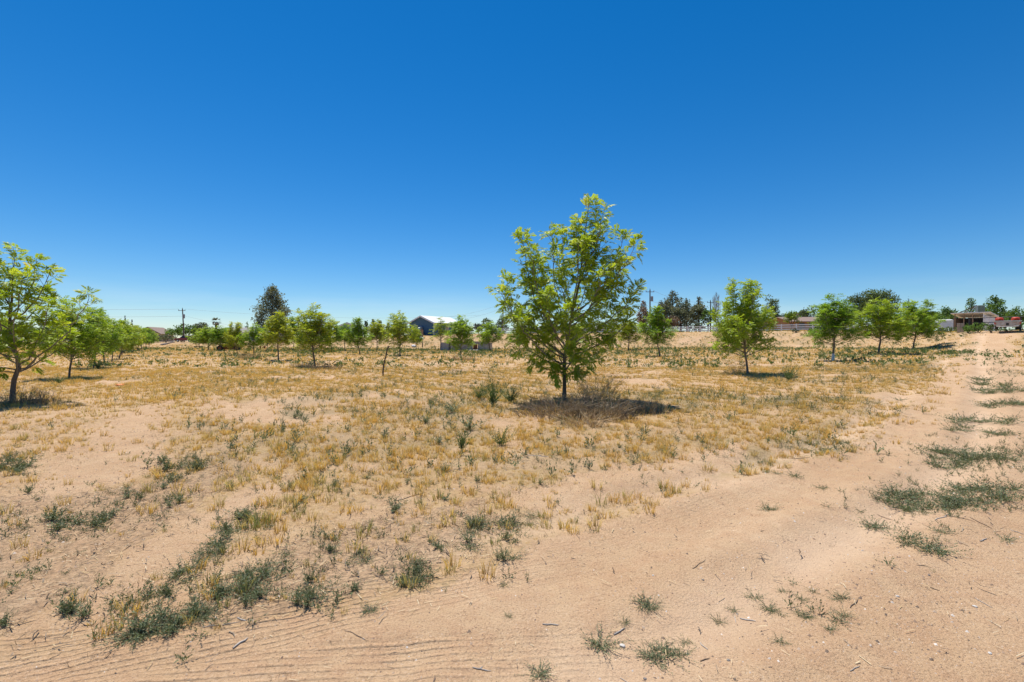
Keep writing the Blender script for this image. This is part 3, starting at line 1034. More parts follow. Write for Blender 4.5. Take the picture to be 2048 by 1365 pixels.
# the tall tree in the middle: limb tips read off the photograph
def main_tree():
    x0, d, z0 = at(1128, 803)

    def L(px, py, dy=0.0):
        return ((px - 1024) / F_PX * d - x0, dy, zpx(py, d) - z0)
    H = L(1179, 393)[2]
    tr = [(0, 0, 0), L(1128, 750), L(1131, 700, .05), L(1142, 640, .05), L(1153, 590, .0), L(1162, 540, -.05), L(1168, 480, -.05), L(1175, 432), L(1178, 408)]
    zt = lambda py: (zpx(py, d) - z0) / H
    g = np.random.default_rng(77)
    tips = []
    for (px, py, sy, dy) in [
            (1155, 447, 540, .25), (1202, 436, 530, -.15), (1045, 470, 700, .35), (1100, 480, 660, -.45), (1127, 464, 620, .35), (1060, 510, 690, -.3), (1248, 474, 650, .2),
            (1262, 500, 620, -.4), (1210, 452, 560, .3), (1252, 536, 640, .6), (1270, 580, 690, -.2), (1014, 562, 710, .3), (1004, 590, 715, -.5), (1018, 612, 730, .5),
            (1032, 640, 730, -.8), (1034, 676, 738, .2), (1262, 624, 700, .5), (1240, 650, 715, -.8), (1226, 690, 728, .1),
            (1095, 722, 745, -.35), (1162, 730, 750, -.3), (1118, 742, 752, -.35), (1082, 735, 745, -.2), (1150, 745, 752, -.2), (1140, 700, 745, -1.0), (1170, 690, 740, .8), (1085, 600, 700, -1.3),
            (1120, 560, 680, -1.1), (1190, 560, 660, -1.2), (1130, 640, 710, -1.5), (1080, 560, 690, 1.2), (1190, 520, 640, 1.0), (1150, 600, 690, 1.5),
            (1220, 600, 680, 1.2), (1060, 620, 710, 1.3), (1110, 660, 730, 1.3), (1150, 500, 610, -.7), (1220, 530, 630, -.6), (1075, 525, 670, .6), (1185, 475, 560, .55)]:
        tips.append((max(.09, zt(sy)), L(px, py, dy)))
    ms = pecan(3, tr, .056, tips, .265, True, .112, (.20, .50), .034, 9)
    t, a = plant_pecan(ms, 'pecan_tree', 'tallest pecan tree in the middle of the field with brown brush round its foot', (x0, d, z0))
    print('main tree leaves', ms[3])


def left_tree():
    x0, d, z0 = at(25, 806)

    def L(px, py, dy=0.0):
        return ((px - 1024) / F_PX * d - x0, dy, zpx(py, d) - z0)
    H = L(27, 492)[2]
    tr = [(0, 0, 0), L(27, 780), L(30, 755), L(38, 735), L(30, 715, .05), L(15, 690, .1), L(12, 650, .1), L(20, 600, .05), L(27, 545), L(29, 506)]
    tips = []
    for (px, py, f, dy) in [(165, 588, .22, .2), (120, 612, .22, -.3), (90, 540, .55, .15), (75, 560, .5, -.4), (60, 520, .6, .2), (-5, 545, .55, .3), (-45, 560, .45, -.3), (-85, 600, .35, .2),
                            (-60, 690, .25, .6), (-30, 720, .22, -.7), (10, 735, .2, -.6), (75, 700, .2, -.5), (110, 670, .2, .4), (20, 660, .3, 1.2), (20, 670, .3, -1.3),
                            (-30, 620, .4, -1.0), (60, 610, .4, -.9), (40, 580, .5, .7), (0, 510, .65, -.2), (-70, 640, .3, 1.0), (50, 720, .2, .3), (5, 590, .5, -.7), (95, 640, .25, -.9)]:
        tips.append((f, L(px, py, dy)))
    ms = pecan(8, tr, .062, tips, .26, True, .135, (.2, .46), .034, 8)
    plant_pecan(ms, 'pecan_tree', 'wide forked pecan tree cut by the left edge of the picture', (x0, d, z0))
    print('left tree leaves', ms[3])


def variant(seed, H, Wd, bare, nt_, lean=0.0, gap=.10, fork=False):
    g = np.random.default_rng(seed)
    tr = [(0, 0, 0), (lean * .3, 0, H * .12), (lean * .8, .02, H * .25), (lean, .03, H * .42), (lean * .9 + g.normal(0, .05), 0, H * .62), (lean * .7 + g.normal(0, .08), g.normal(0, .05), H * .82), (lean * .6 + g.normal(0, .12), g.normal(0, .08), H)]
    tips = []
    for k in range(nt_):
        h = bare + (1 - bare) * ((k + .5) / nt_) ** .9 * .93
        s = (h - bare) / (1 - bare)
        prof = (.62 + .6 * s if s < .38 else .85 * (1 - ((s - .38) / .66) ** 1.4) + .06)
        a = k * 2.399 + g.normal(0, .3)
        rr = Wd / 2 * min(prof, 1) * g.choice([.45, .75, .9, 1.0, 1.15, 1.25])
        tips.append((max(.17, bare + (h - bare) * .38 - .11), (lean * .8 + rr * math.cos(a), rr * math.sin(a), H * h * g.uniform(.86, 1.10))))
    return pecan(seed, tr, .05 * H / 4, tips, .31, False, gap, (.24, .52), .044, 6)


main_tree()
left_tree()
VAR = [variant(31, 4.0, 2.7, .32, 24, .10), variant(32, 4.0, 2.3, .34, 22, -.12), variant(33, 4.0, 3.0, .30, 26, .16), variant(34, 4.0, 2.0, .36, 19, -.05), variant(35, 4.0, 2.6, .30, 22, .22),
       variant(36, 4.0, 1.5, .40, 11, .04, .24)]
VH = [4.0] * 6
VW = [2.8, 2.4, 3.05, 2.15, 2.75, 1.7]
print('variant leaves', [v[3] for v in VAR])

ORCHARD = [  # photo x, y of the foot, y of the top, crown width in photo pixels, variant, turn, name part of the label
    (138, 757, 598, 120, 0, .3, 'pecan tree right behind the forked one at the left edge'),
    (187, 738, 616, 86, 2, 1.2, 'round pecan tree third in the left-hand row'),
    (238, 719, 640, 66, 4, .5, 'pecan tree on a leaning trunk fourth in the left-hand row'),
    (244, 713, 646, 50, 1, 2.2, 'pecan tree hidden behind the leaning trunk of the left-hand row'),
    (260, 707, 649, 46, 0, 2.0, 'pecan tree sixth in the left-hand row'),
    (267, 704.5, 651, 40, 2, 3.0, 'pecan tree seventh in the left-hand row'),
    (275, 702, 652, 38, 1, 4.0, 'pecan tree eighth in the left-hand row'),
    (283, 699.5, 655, 34, 0, 5.0, 'pecan tree ninth in the left-hand row'),
    (291, 697.5, 656, 32, 2, 1.0, 'pecan tree tenth in the left-hand row'),
    (298, 696, 658, 30, 4, 1.7, 'pecan tree at the far end of the left-hand row'),
    (630, 734, 610, 92, 1, .8, 'tall pecan tree with a straight bare trunk left of the dead stake'),
    (557, 722, 622, 66, 3, .2, 'narrow pecan tree on a slanting trunk in front of the dark pine'),
    (508, 712, 648, 52, 0, 2.6, 'low pecan tree between the rusty implement and the dark pine'),
    (475, 711, 645, 48, 2, 3.4, 'pecan tree growing in front of the rusty farm implement'),
    (416, 701.5, 654, 58, 0, 1.1, 'pecan tree standing below the fan palm'),
    (399, 697.5, 657, 40, 2, 2.7, 'pecan tree beside the maroon car'),
    (439, 703, 652, 46, 1, 4.4, 'pecan tree just left of the rusty farm implement'),
    (1496, 750, 560, 132, 2, 2.6, 'pecan tree with a tan bush at its left foot, right of the tallest tree'),
    (922, 719, 632, 62, 1, 5.1, 'pecan tree in front of the concrete ditch box'),
    (800, 712, 625, 72, 0, 4.6, 'dense pecan tree left of the blue house'),
    (720, 710, 636, 58, 4, 3.6, 'pecan tree on a twin trunk in front of the grey-blue house'),
    (663, 705, 640, 48, 3, 1.4, 'slim pecan tree left of the grey-blue house'),
    (619, 702, 648, 44, 0, 5.5, 'pecan tree hidden behind the tall one left of the stake'),
    (586, 701, 634, 50, 2, .6, 'pecan tree right of the dark pine'),
    (754, 701, 640, 42, 1, 2.0, 'pecan tree between the grey-blue house and the blue house'),
    (881, 701.5, 634, 46, 5, .4, 'thin sparse pecan tree in front of the blue house wall'),
    (980, 704, 643, 54, 0, 3.1, 'pecan tree at the right end of the concrete ditch box'),
    (1320, 713, 613, 78, 4, 2.9, 'pecan tree leaning right in front of the dark pines'),
    (1257, 701.5, 640, 56, 1, 1.9, 'pecan tree seen past the right side of the tallest tree'),
    (1456, 698, 640, 54, 2, .9, 'pecan tree hidden behind the one with the tan bush'),
    (1666, 723, 590, 100, 1, 3.9, 'pecan tree with a white painted trunk foot'),
    (1757, 709, 598, 108, 0, 5.8, 'pecan tree second from the road on the right'),
    (1826, 699, 602, 98, 2, 4.9, 'pecan tree nearest to the dirt road on the right'),
    (1874, 690, 668, 9, 5, 1.0, 'tiny pecan sapling right of the trees by the road'),
    (208, 729, 630, 56, 3, 2.2, 'slim pecan tree squeezed between the third and fourth of the left-hand row'),
    (224, 723, 640, 50, 1, 3.3, 'pecan tree just left of the leaning trunk of the left-hand row'),
    (455, 699, 655, 40, 2, 5.2, 'far pecan tree behind the rusty farm implement'),
    (533, 704, 650, 42, 1, 4.1, 'small far pecan tree below the left side of the dark pine'),
    (690, 703, 647, 38, 3, .9, 'far slim pecan tree in front of the grey-blue gable'),
    (832, 702, 655, 30, 3, 2.8, 'small far pecan tree below the left corner of the blue house'),
    (1150, 700, 650, 50, 1, 2.5, 'pecan tree showing through the crown of the tallest tree'),
    (1040, 702, 648, 44, 0, 1.6, 'pecan tree at the left edge of the tallest tree crown'),
]
for px, py, ty, w, v, tz, lab in ORCHARD:
    x, d, z = at(px, py)
    H = zpx(ty, d) - z
    W = w / F_PX * d
    s = W / VW[v]; sz = H / VH[v] / 1.06
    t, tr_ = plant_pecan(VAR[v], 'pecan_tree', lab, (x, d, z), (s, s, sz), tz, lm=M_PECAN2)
    if 'white painted' in lab:
        h0 = .52 / sz; rr = .056
        sl = MB().tube([(0, 0, -.05), (.10 * .3 * h0 / .48 * -.4, 0, h0 * .5), (-.030, .003, h0)], [rr * 1.3, rr * 1.12, rr * 1.02], 10)
        sl.build('painted_band', M_PAINT, t)

# dead stake left of the tallest tree, and a bare post by the blue house
def stake(px, py, tops, r, label):
    x0, d, z0 = at(px, py)
    t = thing('dead_trunk', label, 'dead tree', (x0, d, z0))
    pts = [(0, 0, -.1)] + [((q - 1024) / F_PX * d - x0, 0, zpx(w, d) - z0) for q, w in tops]
    MB().tube(pts, [r * (1.15 - .5 * i / len(pts)) for i in range(len(pts))], 7).build('stem', M_BARKD, t)
    MB().tube([pts[-2], (pts[-2][0] + .10, .03, pts[-2][2] + .09)], [r * .5, r * .3], 5).build('stub', M_BARKD, t)


stake(766, 753, [(766, 742), (768, 728), (773, 708), (775, 697), (778, 692)], .035, 'dark bare dead sapling trunk standing alone in the dry grass')
stake(845, 694, [(845, 690), (844, 682), (843, 674), (844, 669)], .09, 'short brown dead trunk left of the blue house')
# ------------------------------------------------------------------ weeds one can point at
WP = [np_mesh('weed', *(lambda t: (t[0], t[1], {'h': t[2], 'rnd': np.repeat(np.random.default_rng(300 + i).random(len(t[0]) // 4), 4)}))(weed(300 + i, False, 17, 14, .19, .052, .006))) for i in range(6)]
WU = [np_mesh('weed', *(lambda t: (t[0], t[1], {'h': t[2], 'rnd': np.repeat(np.random.default_rng(330 + i).random(len(t[0]) // 4), 4)}))(weed(330 + i, True, 12, 14, .23, .066, .007))) for i in range(6)]
WT = [np_mesh('weed', *(lambda t: (t[0], t[1], {'h': t[2], 'rnd': np.repeat(np.random.default_rng(360 + i).random(len(t[0]) // 4), 4)}))(weed(360 + i, True, 30, 16, .165, .042, .005))) for i in range(4)]
for me in WP + WU:
    me.materials.append(M_WEED)
for me in WT:
    me.materials.append(M_GREENWEED)


def place_weed(px, py, r, kind, label, group, g, name='weed_plant', cat='weed'):
    x, d, z = at(px, py)
    me = {'p': WP, 'u': WU, 't': WT}[kind][int(g.integers(0, 4))]
    o = obj(name, me)
    o.location = (x, d, z)
    o.rotation_euler = (g.normal(0, .06), g.normal(0, .06), g.uniform(0, 6.28))
    s = r * g.uniform(.8, 1.2)
    o.scale = (s * g.uniform(.85, 1.2), s * g.uniform(.85, 1.2), s * g.uniform(.5, .8) * (1.7 if kind == 't' else 1))
    tag(o, label, cat, group)


def patches():
    g = np.random.default_rng(17)
    PT = [  # label, group, kind mix, list of (x, y, half-width, half-height, count, radius in metres)
        ('low grey-green weed in the broad mat right of the dirt road', 'weed mats right of the dirt road', 'p',
         [(1900, 998, 150, 24, 26, .17), (1935, 915, 110, 18, 17, .20), (1965, 855, 80, 16, 12, .24), (1995, 815, 50, 8, 6, .3), (2000, 780, 50, 10, 9, .34), (1960, 765, 26, 8, 5, .34)]),
        ('low weed by itself on the bare sand right of the road', 'loose weeds on the right-hand sand', 'p',
         [(1750, 1045, 10, 6, 3, .13), (1820, 1090, 24, 10, 3, .13), (1868, 1108, 26, 9, 4, .13), (1880, 1072, 20, 6, 2, .11), (1645, 980, 5, 3, 1, .10), (1530, 1013, 14, 6, 3, .10),
          (2010, 1080, 20, 8, 2, .10), (1640, 892, 30, 14, 7, .14), (1800, 800, 8, 4, 1, .2), (1745, 812, 16, 6, 3, .2), (1520, 920, 10, 6, 2, .1), (1545, 945, 14, 10, 3, .08), (1590, 955, 14, 4, 2, .1)]),
        ('small dark weed sprig on the sand at the lower right front', 'weed sprigs on the sand in front', 'p',
         [(1290, 1212, 14, 16, 5, .085), (1197, 1282, 14, 8, 3, .09), (1300, 1308, 14, 12, 4, .085), (1335, 1285, 22, 12, 4, .08), (1362, 1303, 10, 6, 2, .07), (1080, 1336, 6, 6, 2, .07),
          (1560, 1290, 10, 6, 2, .055), (1437, 1230, 5, 10, 2, .05), (1540, 1216, 10, 12, 3, .065), (1508, 1186, 10, 5, 2, .06), (1566, 1173, 8, 5, 2, .05), (1604, 1194, 8, 5, 2, .055), (1626, 1180, 8, 3, 1, .055),
          (1612, 1232, 22, 10, 5, .06), (1676, 1236, 14, 12, 4, .065), (1690, 1200, 14, 6, 3, .06), (1660, 1267, 6, 3, 1, .05), (1466, 1212, 5, 8, 1, .05), (1370, 1275, 12, 5, 2, .05)]),
        ('small lone weed sprig on the tyre-marked sand at the bottom', 'lone sprigs on the tyre marks', 'p', [(1008, 1168, 3, 3, 1, .06), (1017, 1234, 3, 3, 1, .05), (735, 1213, 6, 10, 2, .07), (1250, 1240, 3, 3, 1, .04)]),
        ('grey-green weed in the slanting band left of the tyre marks', 'slanting band of weeds lower left', 'pu',
         [(280, 1268, 30, 18, 7, .11), (335, 1255, 30, 16, 8, .11), (395, 1235, 34, 16, 8, .10), (320, 1195, 24, 14, 5, .10), (375, 1150, 26, 16, 6, .10), (420, 1105, 28, 18, 8, .11), (455, 1068, 24, 14, 6, .11), (488, 1035, 16, 14, 5, .12),
          (440, 1185, 26, 16, 7, .10), (490, 1165, 26, 18, 7, .10), (520, 1200, 26, 16, 6, .10), (540, 1150, 24, 14, 5, .09), (570, 1120, 20, 14, 3, .08)]),
        ('leafy grey-green weed at the sand edge below the tallest tree', 'weeds along the near edge of the field', 'pu',
         [(620, 1185, 26, 20, 6, .10), (600, 1215, 20, 10, 3, .09), (838, 1152, 26, 18, 6, .11), (800, 1170, 12, 8, 2, .09), (710, 1180, 8, 10, 2, .08), (935, 1085, 16, 20, 5, .12), (955, 1062, 16, 12, 4, .13), (1012, 1060, 16, 24, 6, .12),
          (1014, 1122, 18, 8, 4, .09), (720, 1115, 24, 14, 4, .09), (660, 1105, 24, 16, 3, .08), (880, 1100, 14, 10, 2, .09), (1060, 1040, 14, 10, 2, .1)]),
        ('bushy weed in the clump on the litter at the left', 'weed clumps on the litter at the left', 'u',
         [(345, 930, 26, 18, 6, .15), (395, 930, 26, 14, 5, .14), (330, 965, 20, 12, 3, .13), (125, 1045, 34, 18, 7, .13), (210, 1040, 30, 14, 5, .12), (25, 940, 34, 16, 8, .16), (150, 1225, 30, 20, 7, .10), (350, 1010, 24, 12, 4, .11),
          (255, 990, 30, 10, 3, .10), (60, 985, 20, 10, 2, .1), (20, 1250, 20, 10, 3, .08)]),
        ('slender weed standing among the golden tufts in the middle', 'single weeds in the golden grass', 'u',
         [(890, 945, 4, 3, 1, .13), (878, 890, 4, 3, 1, .17), (735, 960, 4, 3, 1, .1), (790, 1020, 12, 8, 2, .13), (890, 1000, 6, 5, 1, .12), (815, 970, 4, 3, 1, .09), (955, 965, 4, 3, 1, .09), (990, 925, 6, 4, 1, .1), (700, 905, 10, 6, 1, .1),
          (1240, 900, 8, 6, 2, .1), (1210, 910, 8, 5, 1, .1), (1080, 970, 8, 5, 1, .09), (665, 975, 8, 6, 2, .12), (600, 1010, 14, 10, 3, .12), (580, 975, 10, 8, 1, .1), (1330, 905, 16, 8, 2, .12)]),
    ]
    n = 0
    for lab, grp, kinds, L in PT:
        for px, py, rx, ry, c, r in L:
            c = max(1, int(round(c * (1.15 if px > 1880 and py < 1030 else .78 if px < 1100 else .62))))
            for k in range(c):
                a = g.uniform(0, 6.28); q = math.sqrt(g.random()) if c > 1 else 0
                place_weed(px + rx * q * math.cos(a), py + ry * q * math.sin(a), r * 1.25, kinds[int(g.integers(0, len(kinds)))], lab, grp, g)
                n += 1
    print('weeds', n)
    # the brighter green bushes in the middle
    for px, py, r, k, lab in [(1002, 893, .36, 't', 'bright green bush lowest of those left of the tallest tree'), (924, 903, .24, 't', 'small green bush left of the bright green one'),
                              (985, 812, .58, 't', 'feathery pale green bush left of the brown brush'), (958, 800, .5, 't', 'feathery green weed behind the pale green bush'), (1022, 806, .40, 't', 'green weed between the pale bush and the brown brush'),
                              (940, 862, .38, 'u', 'grey-green bush above the small green one'), (905, 826, .40, 'u', 'grey-green bush at the upper left of the green bushes'), (850, 850, .34, 'u', 'grey-green bush leftmost of the green bushes'),
                              (610, 842, .22, 'u', 'low grey-green bush in the dry grass left of the middle'), (590, 836, .20, 'u', 'smaller grey-green bush beside the low one left of the middle'),
                              (118, 770, .42, 't', 'green clump beside the second tree of the left row'), (196, 740, .5, 't', 'green clump at the foot of the third tree on the left'),
                              (1577, 762, .45, 't', 'green clump in the shade right of the tree with the tan bush'), (1640, 715, .6, 't', 'green clump left of the white painted trunk'),
                              (1240, 696, .8, 't', 'dark green clump behind the right side of the tallest tree'), (1010, 697, .8, 't', 'tall green weed right of the concrete ditch box')]:
        place_weed(px, py, r, k, lab, 'green bushes in the orchard', g, 'green_bush', 'bush')


patches()


# ------------------------------------------------------------------ dry brush
def brush(name, label, px, py, rx, ry, h, n, cols, seed, lie=.4, w=.004, twigs=3):
    g = np.random.default_rng(seed)
    x0, d, z0 = at(px, py)
    V, Fc, Rn = [], [], []

    def strip(p, q, r_, w0, w1, rn):
        s = rand_dir(g)
        o = len(V)
        t = q - p; s = np.cross(t, s); s /= np.linalg.norm(s) + 1e-9
        V.extend([p - s * w0, p + s * w0, q + s * w1, q - s * w1]); Fc.append((o, o + 1, o + 2, o + 3)); Rn.extend([rn] * 4)
    for i in range(n):
        a = g.uniform(0, 6.28); q = math.sqrt(g.random())
        q = q * (.65 + .55 * math.sin(a * 3 + seed) ** 2)
        b = np.array([rx * q * math.cos(a), ry * q * math.sin(a), 0.])
        b[2] = gz(x0 + b[0], d + b[1]) - z0
        hh = h * g.uniform(.15, 1) ** 1.3 * (1.1 - .8 * q * q)
        a2 = a + g.normal(0, .9); ln = hh * g.uniform(.1, 1) * lie * 2
        e = b + np.array([math.cos(a2) * ln, math.sin(a2) * ln, hh * (1 - .35 * lie * g.random())])
        m = b * .5 + e * .5 + np.array([-math.cos(a2), -math.sin(a2), .35]) * ln * .18
        rn = g.random()
        strip(b, m, 0, w, w * .8, rn); strip(m, e, 0, w * .8, w * .3, rn)
        for k in range(twigs):
            t = g.uniform(.3, .95); p = m * (1 - t) + e * t
            strip(p, p + (rand_dir(g) + np.array([0, 0, .5])) * hh * g.uniform(.12, .3), 0, w * .6, w * .2, rn)
    me = np_mesh('stems', np.array(V), np.array(Fc), {'rnd': np.array(Rn), 'h': np.ones(len(V))})
    t = thing(name, label, 'bush', (x0, d, z0))
    obj('stems', me, leafy(name + '_stem', cols, .15, .8, .1), t, 'stuff')


BR = [(0, (.14, .105, .075)), (.5, (.24, .18, .125)), (1, (.40, .32, .22))]
TN = [(0, (.34, .23, .13)), (.5, (.46, .33, .19)), (1, (.58, .45, .28))]
brush('dry_brush', 'heap of brown dry brush in front of the trunk of the tallest tree', 1120, 832, .95, .75, .55, 900, BR, 1, .95, .0055)
brush('dry_brush', 'heap of brown dry brush right of the trunk in the shade', 1200, 836, .75, .55, .62, 620, BR, 11, .8, .0055)
brush('dry_brush', 'small dry brush heap at the near edge of the tree shadow', 1165, 852, .5, .35, .40, 260, TN, 12, .9, .005)
brush('dry_brush', 'tan airy dry bush right behind the trunk of the tallest tree', 1192, 806, .62, .5, .95, 320, TN, 2, .5, .004, 6)
brush('dry_brush', 'dark dry weeds in the shadow right of the brown brush', 1282, 826, .75, .5, .40, 420, BR, 3, .5, .005)
brush('dry_brush', 'thin tan bush at the left foot of the right middle tree', 1474, 748, .55, .4, 1.15, 150, TN, 4, .55, .0045, 6)
brush('dry_brush', 'dry stalks round the foot of the forked tree at the left', 50, 808, .9, .6, .55, 420, BR, 5, .5, .005)
brush('dry_brush', 'pale dry bush under the low tree beside the rusty implement', 500, 719, 1.2, .8, .7, 260, TN, 6, .5, .012)
brush('dry_brush', 'dry brush at the foot of the tall tree left of the stake', 648, 740, 1.4, .7, .45, 320, BR, 7, .6, .010)
brush('dry_brush', 'dry stalks at the foot of the tree before the concrete box', 925, 722, 1.6, .8, .55, 320, TN, 8, .55, .013)
brush('dry_brush', 'dry stalks left of the lone dead trunk', 610, 735, 1.0, .6, .55, 220, TN, 9, .5, .010)


# ------------------------------------------------------------------ fallen sticks and stones
def sticks():
    g = np.random.default_rng(23)
    mg = surf('bleached_wood', [(.34, .30, .26), (.52, .47, .41)], .8, 20, bmp=.4)
    mb = surf('brown_stick', [(.13, .09, .065), (.24, .17, .12)], .85, 20, bmp=.4)
    L = [(475, 1238, 515, 1246, .010, 1, 'grey stick on the tyre marks at lower left'), (405, 1258, 480, 1246, .006, 1, 'long pale stalk beside the weeds at lower left'),
         (466, 1292, 496, 1272, .016, 1, 'flat tan husk on the tyre marks at lower left'), (690, 1262, 734, 1280, .005, 0, 'thin curved dark twig on the tyre marks'),
         (1228, 1260, 1250, 1248, .012, 1, 'short white stick in the sand front middle'), (1400, 1276, 1416, 1296, .008, 1, 'white bent stick front right of the weed sprigs'),
         (1085, 1247, 1118, 1249, .009, 1, 'pale stick left of the weed sprigs'), (945, 1329, 982, 1332, .008, 1, 'forked pale stick at the bottom middle'),
         (1480, 1226, 1512, 1238, .012, 1, 'weathered stick between the weed sprigs'), (1470, 1222, 1472, 1236, .007, 1, 'short upright-lying white stick beside a sprig'),
         (1715, 1206, 1700, 1222, .010, 0, 'tan twig at the right of the sprigs'), (1950, 1200, 1985, 1220, .006, 1, 'straight straw-coloured stick at lower right'),
         (1755, 1020, 1785, 1028, .009, 0, 'dark stick above the lone weed on the right sand'), (1890, 1040, 1950, 1052, .008, 0, 'long grey branch below the weed mat'),
         (1870, 1046, 1900, 1036, .012, 1, 'pale root lying below the weed mat'), (1940, 1044, 1985, 1062, .010, 0, 'curved grey branch at the right below the mat'),
         (1960, 1088, 1974, 1082, .014, 1, 'short split stick on the right sand'), (2020, 1060, 2048, 1068, .008, 1, 'pale stick touching the right edge'),
         (1385, 1142, 1412, 1126, .006, 0, 'thin twig on the smooth sand in the middle right'), (1585, 916, 1620, 914, .012, 0, 'dark stick at the edge of the field by the road'),
         (1668, 902, 1680, 896, .014, 1, 'pale chip of wood beside the road weeds'), (1055, 912, 1100, 915, .018, 1, 'pale forked branch in front of the brown brush'),
         (1142, 920, 1160, 925, .018, 1, 'short pale stick right of the forked branch'), (1035, 905, 1058, 914, .010, 0, 'dark twig end of the forked branch'),
         (790, 998, 850, 986, .010, 0, 'dark twig among the golden tufts'), (1240, 1340, 1262, 1356, .005, 1, 'thin straw at the bottom edge'),
         (1860, 1180, 1880, 1186, .008, 0, 'dark chip on the gravelly sand'), (1400, 1322, 1420, 1316, .007, 0, 'small dark stick on the gravelly sand at the bottom'),
         (870, 1352, 866, 1365, .010, 0, 'upright twig stub at the bottom edge'), (1700, 1352, 1720, 1340, .006, 1, 'pale stalk near the bottom right')]
    for x0, y0, x1, y1, r, c, lab in L:
        a = np.array(at(x0, y0)); b = np.array(at(x1, y1))
        m = (a + b) / 2; n = max(np.linalg.norm(b - a), .02)
        pts = []
        for t in np.linspace(0, 1, 5):
            p = a * (1 - t) + b * t + np.array([g.normal(0, .03), g.normal(0, .03), 0]) * n * (0 if t in (0, 1) else 1)
            p[2] = float(gz(p[0], p[1])) + r * .2 + .002
            pts.append(p - a)
        o = MB().tube(pts, [r * k * .36 for k in (.7, 1, .9, .8, .35)], 6).build('fallen_stick', mg if c else mb)
        o.location = a
        tag(o, lab, 'stick', 'sticks on the sand')
        if 'forked' in lab:
            q = pts[2]
            MB().tube([q, q + np.array([.5, .35, 0]) * n * .25 + np.array([0, 0, .006])], [r * .5, r * .25], 5).build('fork', mg if c else mb, o)

    def rock(px, py, r, m, lab, sq=.7):
        gg = np.random.default_rng(int(px + py))
        import bmesh
        bm = bmesh.new(); bmesh.ops.create_icosphere(bm, subdivisions=2, radius=1)
        for v in bm.verts:
            k = .8 + .4 * float(vnoise(v.co.x * 1.5 + px, v.co.y * 1.5 + v.co.z * 2 + py, 5))
            v.co = Vector((v.co.x * 1.2 * k, v.co.y * k, max(v.co.z, -.5) * sq * k))
        me = bpy.data.meshes.new('rock'); bm.to_mesh(me); bm.free()
        x, d, z = at(px, py)
        o = obj('stone', me, m); o.location = (x, d, z + r * .2); o.scale = (r, r, r); o.rotation_euler = (0, 0, gg.uniform(0, 6))
        tag(o, lab, 'stone')
    mw = surf('pale_stone', [(.5, .46, .41), (.68, .64, .58)], .8, 3)
    md = surf('grey_stone', [(.15, .13, .12), (.28, .25, .23)], .8, 3)
    mr = surf('red_stone', [(.30, .12, .08), (.42, .20, .14)], .85, 3)
    ml = surf('white_sack', [(.62, .60, .58), (.8, .78, .76)], .6, 3)
    for px, py, r, m, lab in [(1245, 1278, .022, mw, 'oval pale stone right of a weed sprig in front'), (1306, 1152, .012, mw, 'tiny white stone on the smooth sand'), (1406, 1159, .014, md, 'grey stone on the sand above the sprigs'),
                              (1457, 1326, .014, md, 'dark stone on the gravelly sand at the bottom'), (1290, 1346, .013, md, 'dark stone at the bottom middle'), (1795, 1201, .014, mw, 'bluish pale stone at the lower right'),
                              (1950, 1218, .018, mw, 'white stone at the lower right'), (1980, 1314, .014, mw, 'cream pebble near the bottom right corner'), (1858, 1160, .012, md, 'dark pebble on the gravelly patch'),
                              (510, 718, .33, mr, 'reddish brown rock in the dry grass below the low trees'), (843, 679, .5, ml, 'white sack heap below the blue house'), (828, 694, .45, ml, 'white sack half hidden by green weeds'),
                              (240, 771, .13, surf('orange_plastic', [(.75, .20, .05), (.8, .28, .08)], .5, 3), 'flat orange scrap on the ground by the left row')]:
        rock(px, py, r * (.62 if r < .1 else 1), m, lab, .35 if 'flat' in lab else .7)


sticks()
# ------------------------------------------------------------------ trees beyond the orchard
def cards(blobs, per, size, seed, droop=0.0):
    """leaf clumps: small bent faces spread through each blob's volume, thicker towards its skin"""
    g = np.random.default_rng(seed)
    P, S, K = [], [], []
    for c, r in blobs:
        r = np.array(r if hasattr(r, '__len__') else (r, r, r), float)
        n = max(6, int(per * float(np.prod(r)) ** (2 / 3)))
        d = g.normal(size=(n, 3)); d /= np.linalg.norm(d, axis=1)[:, None]
        q = g.random(n) ** .45
        P.append(np.array(c) + d * r * q[:, None] * (1 + .18 * g.normal(size=(n, 1))))
        S.append(size * g.uniform(.55, 1.35, n)); K.append(np.clip(g.normal(.5, .22, n) + g.normal(0, .16), 0, 1))
    P, S, K = np.concatenate(P), np.concatenate(S), np.concatenate(K)
    n = len(P)
    T = [(np.array([(-.5, -.35, -.08), (.15, -.5, .05), (.6, .1, -.05), (-.1, .45, .1)]), np.array([(0, 1, 2, 3)]), np.zeros(4)),
         (np.array([(-.55, 0, 0), (0, -.28, .12), (.6, .05, -.06), (.0, .3, .08)]), np.array([(0, 1, 2, 3)]), np.zeros(4))]
    q = g.normal(size=(n, 3)); q[:, 2] = np.abs(q[:, 2]) * .8
    rot = frame_from(g.normal(size=(n, 3)) + np.array([0, 0, -droop]), q + np.array([0, 0, .4]))
    return scatter(T, g.integers(0, 2, n), P, rot, S, {'rnd': K})


def lm(name, c, tr=.25):
    return leafy(name, [(0, lerp3(c, (0, 0, 0), .45)), (.5, c), (1, tuple(min(1, k * 1.55) for k in c))], tr, .6, .15)


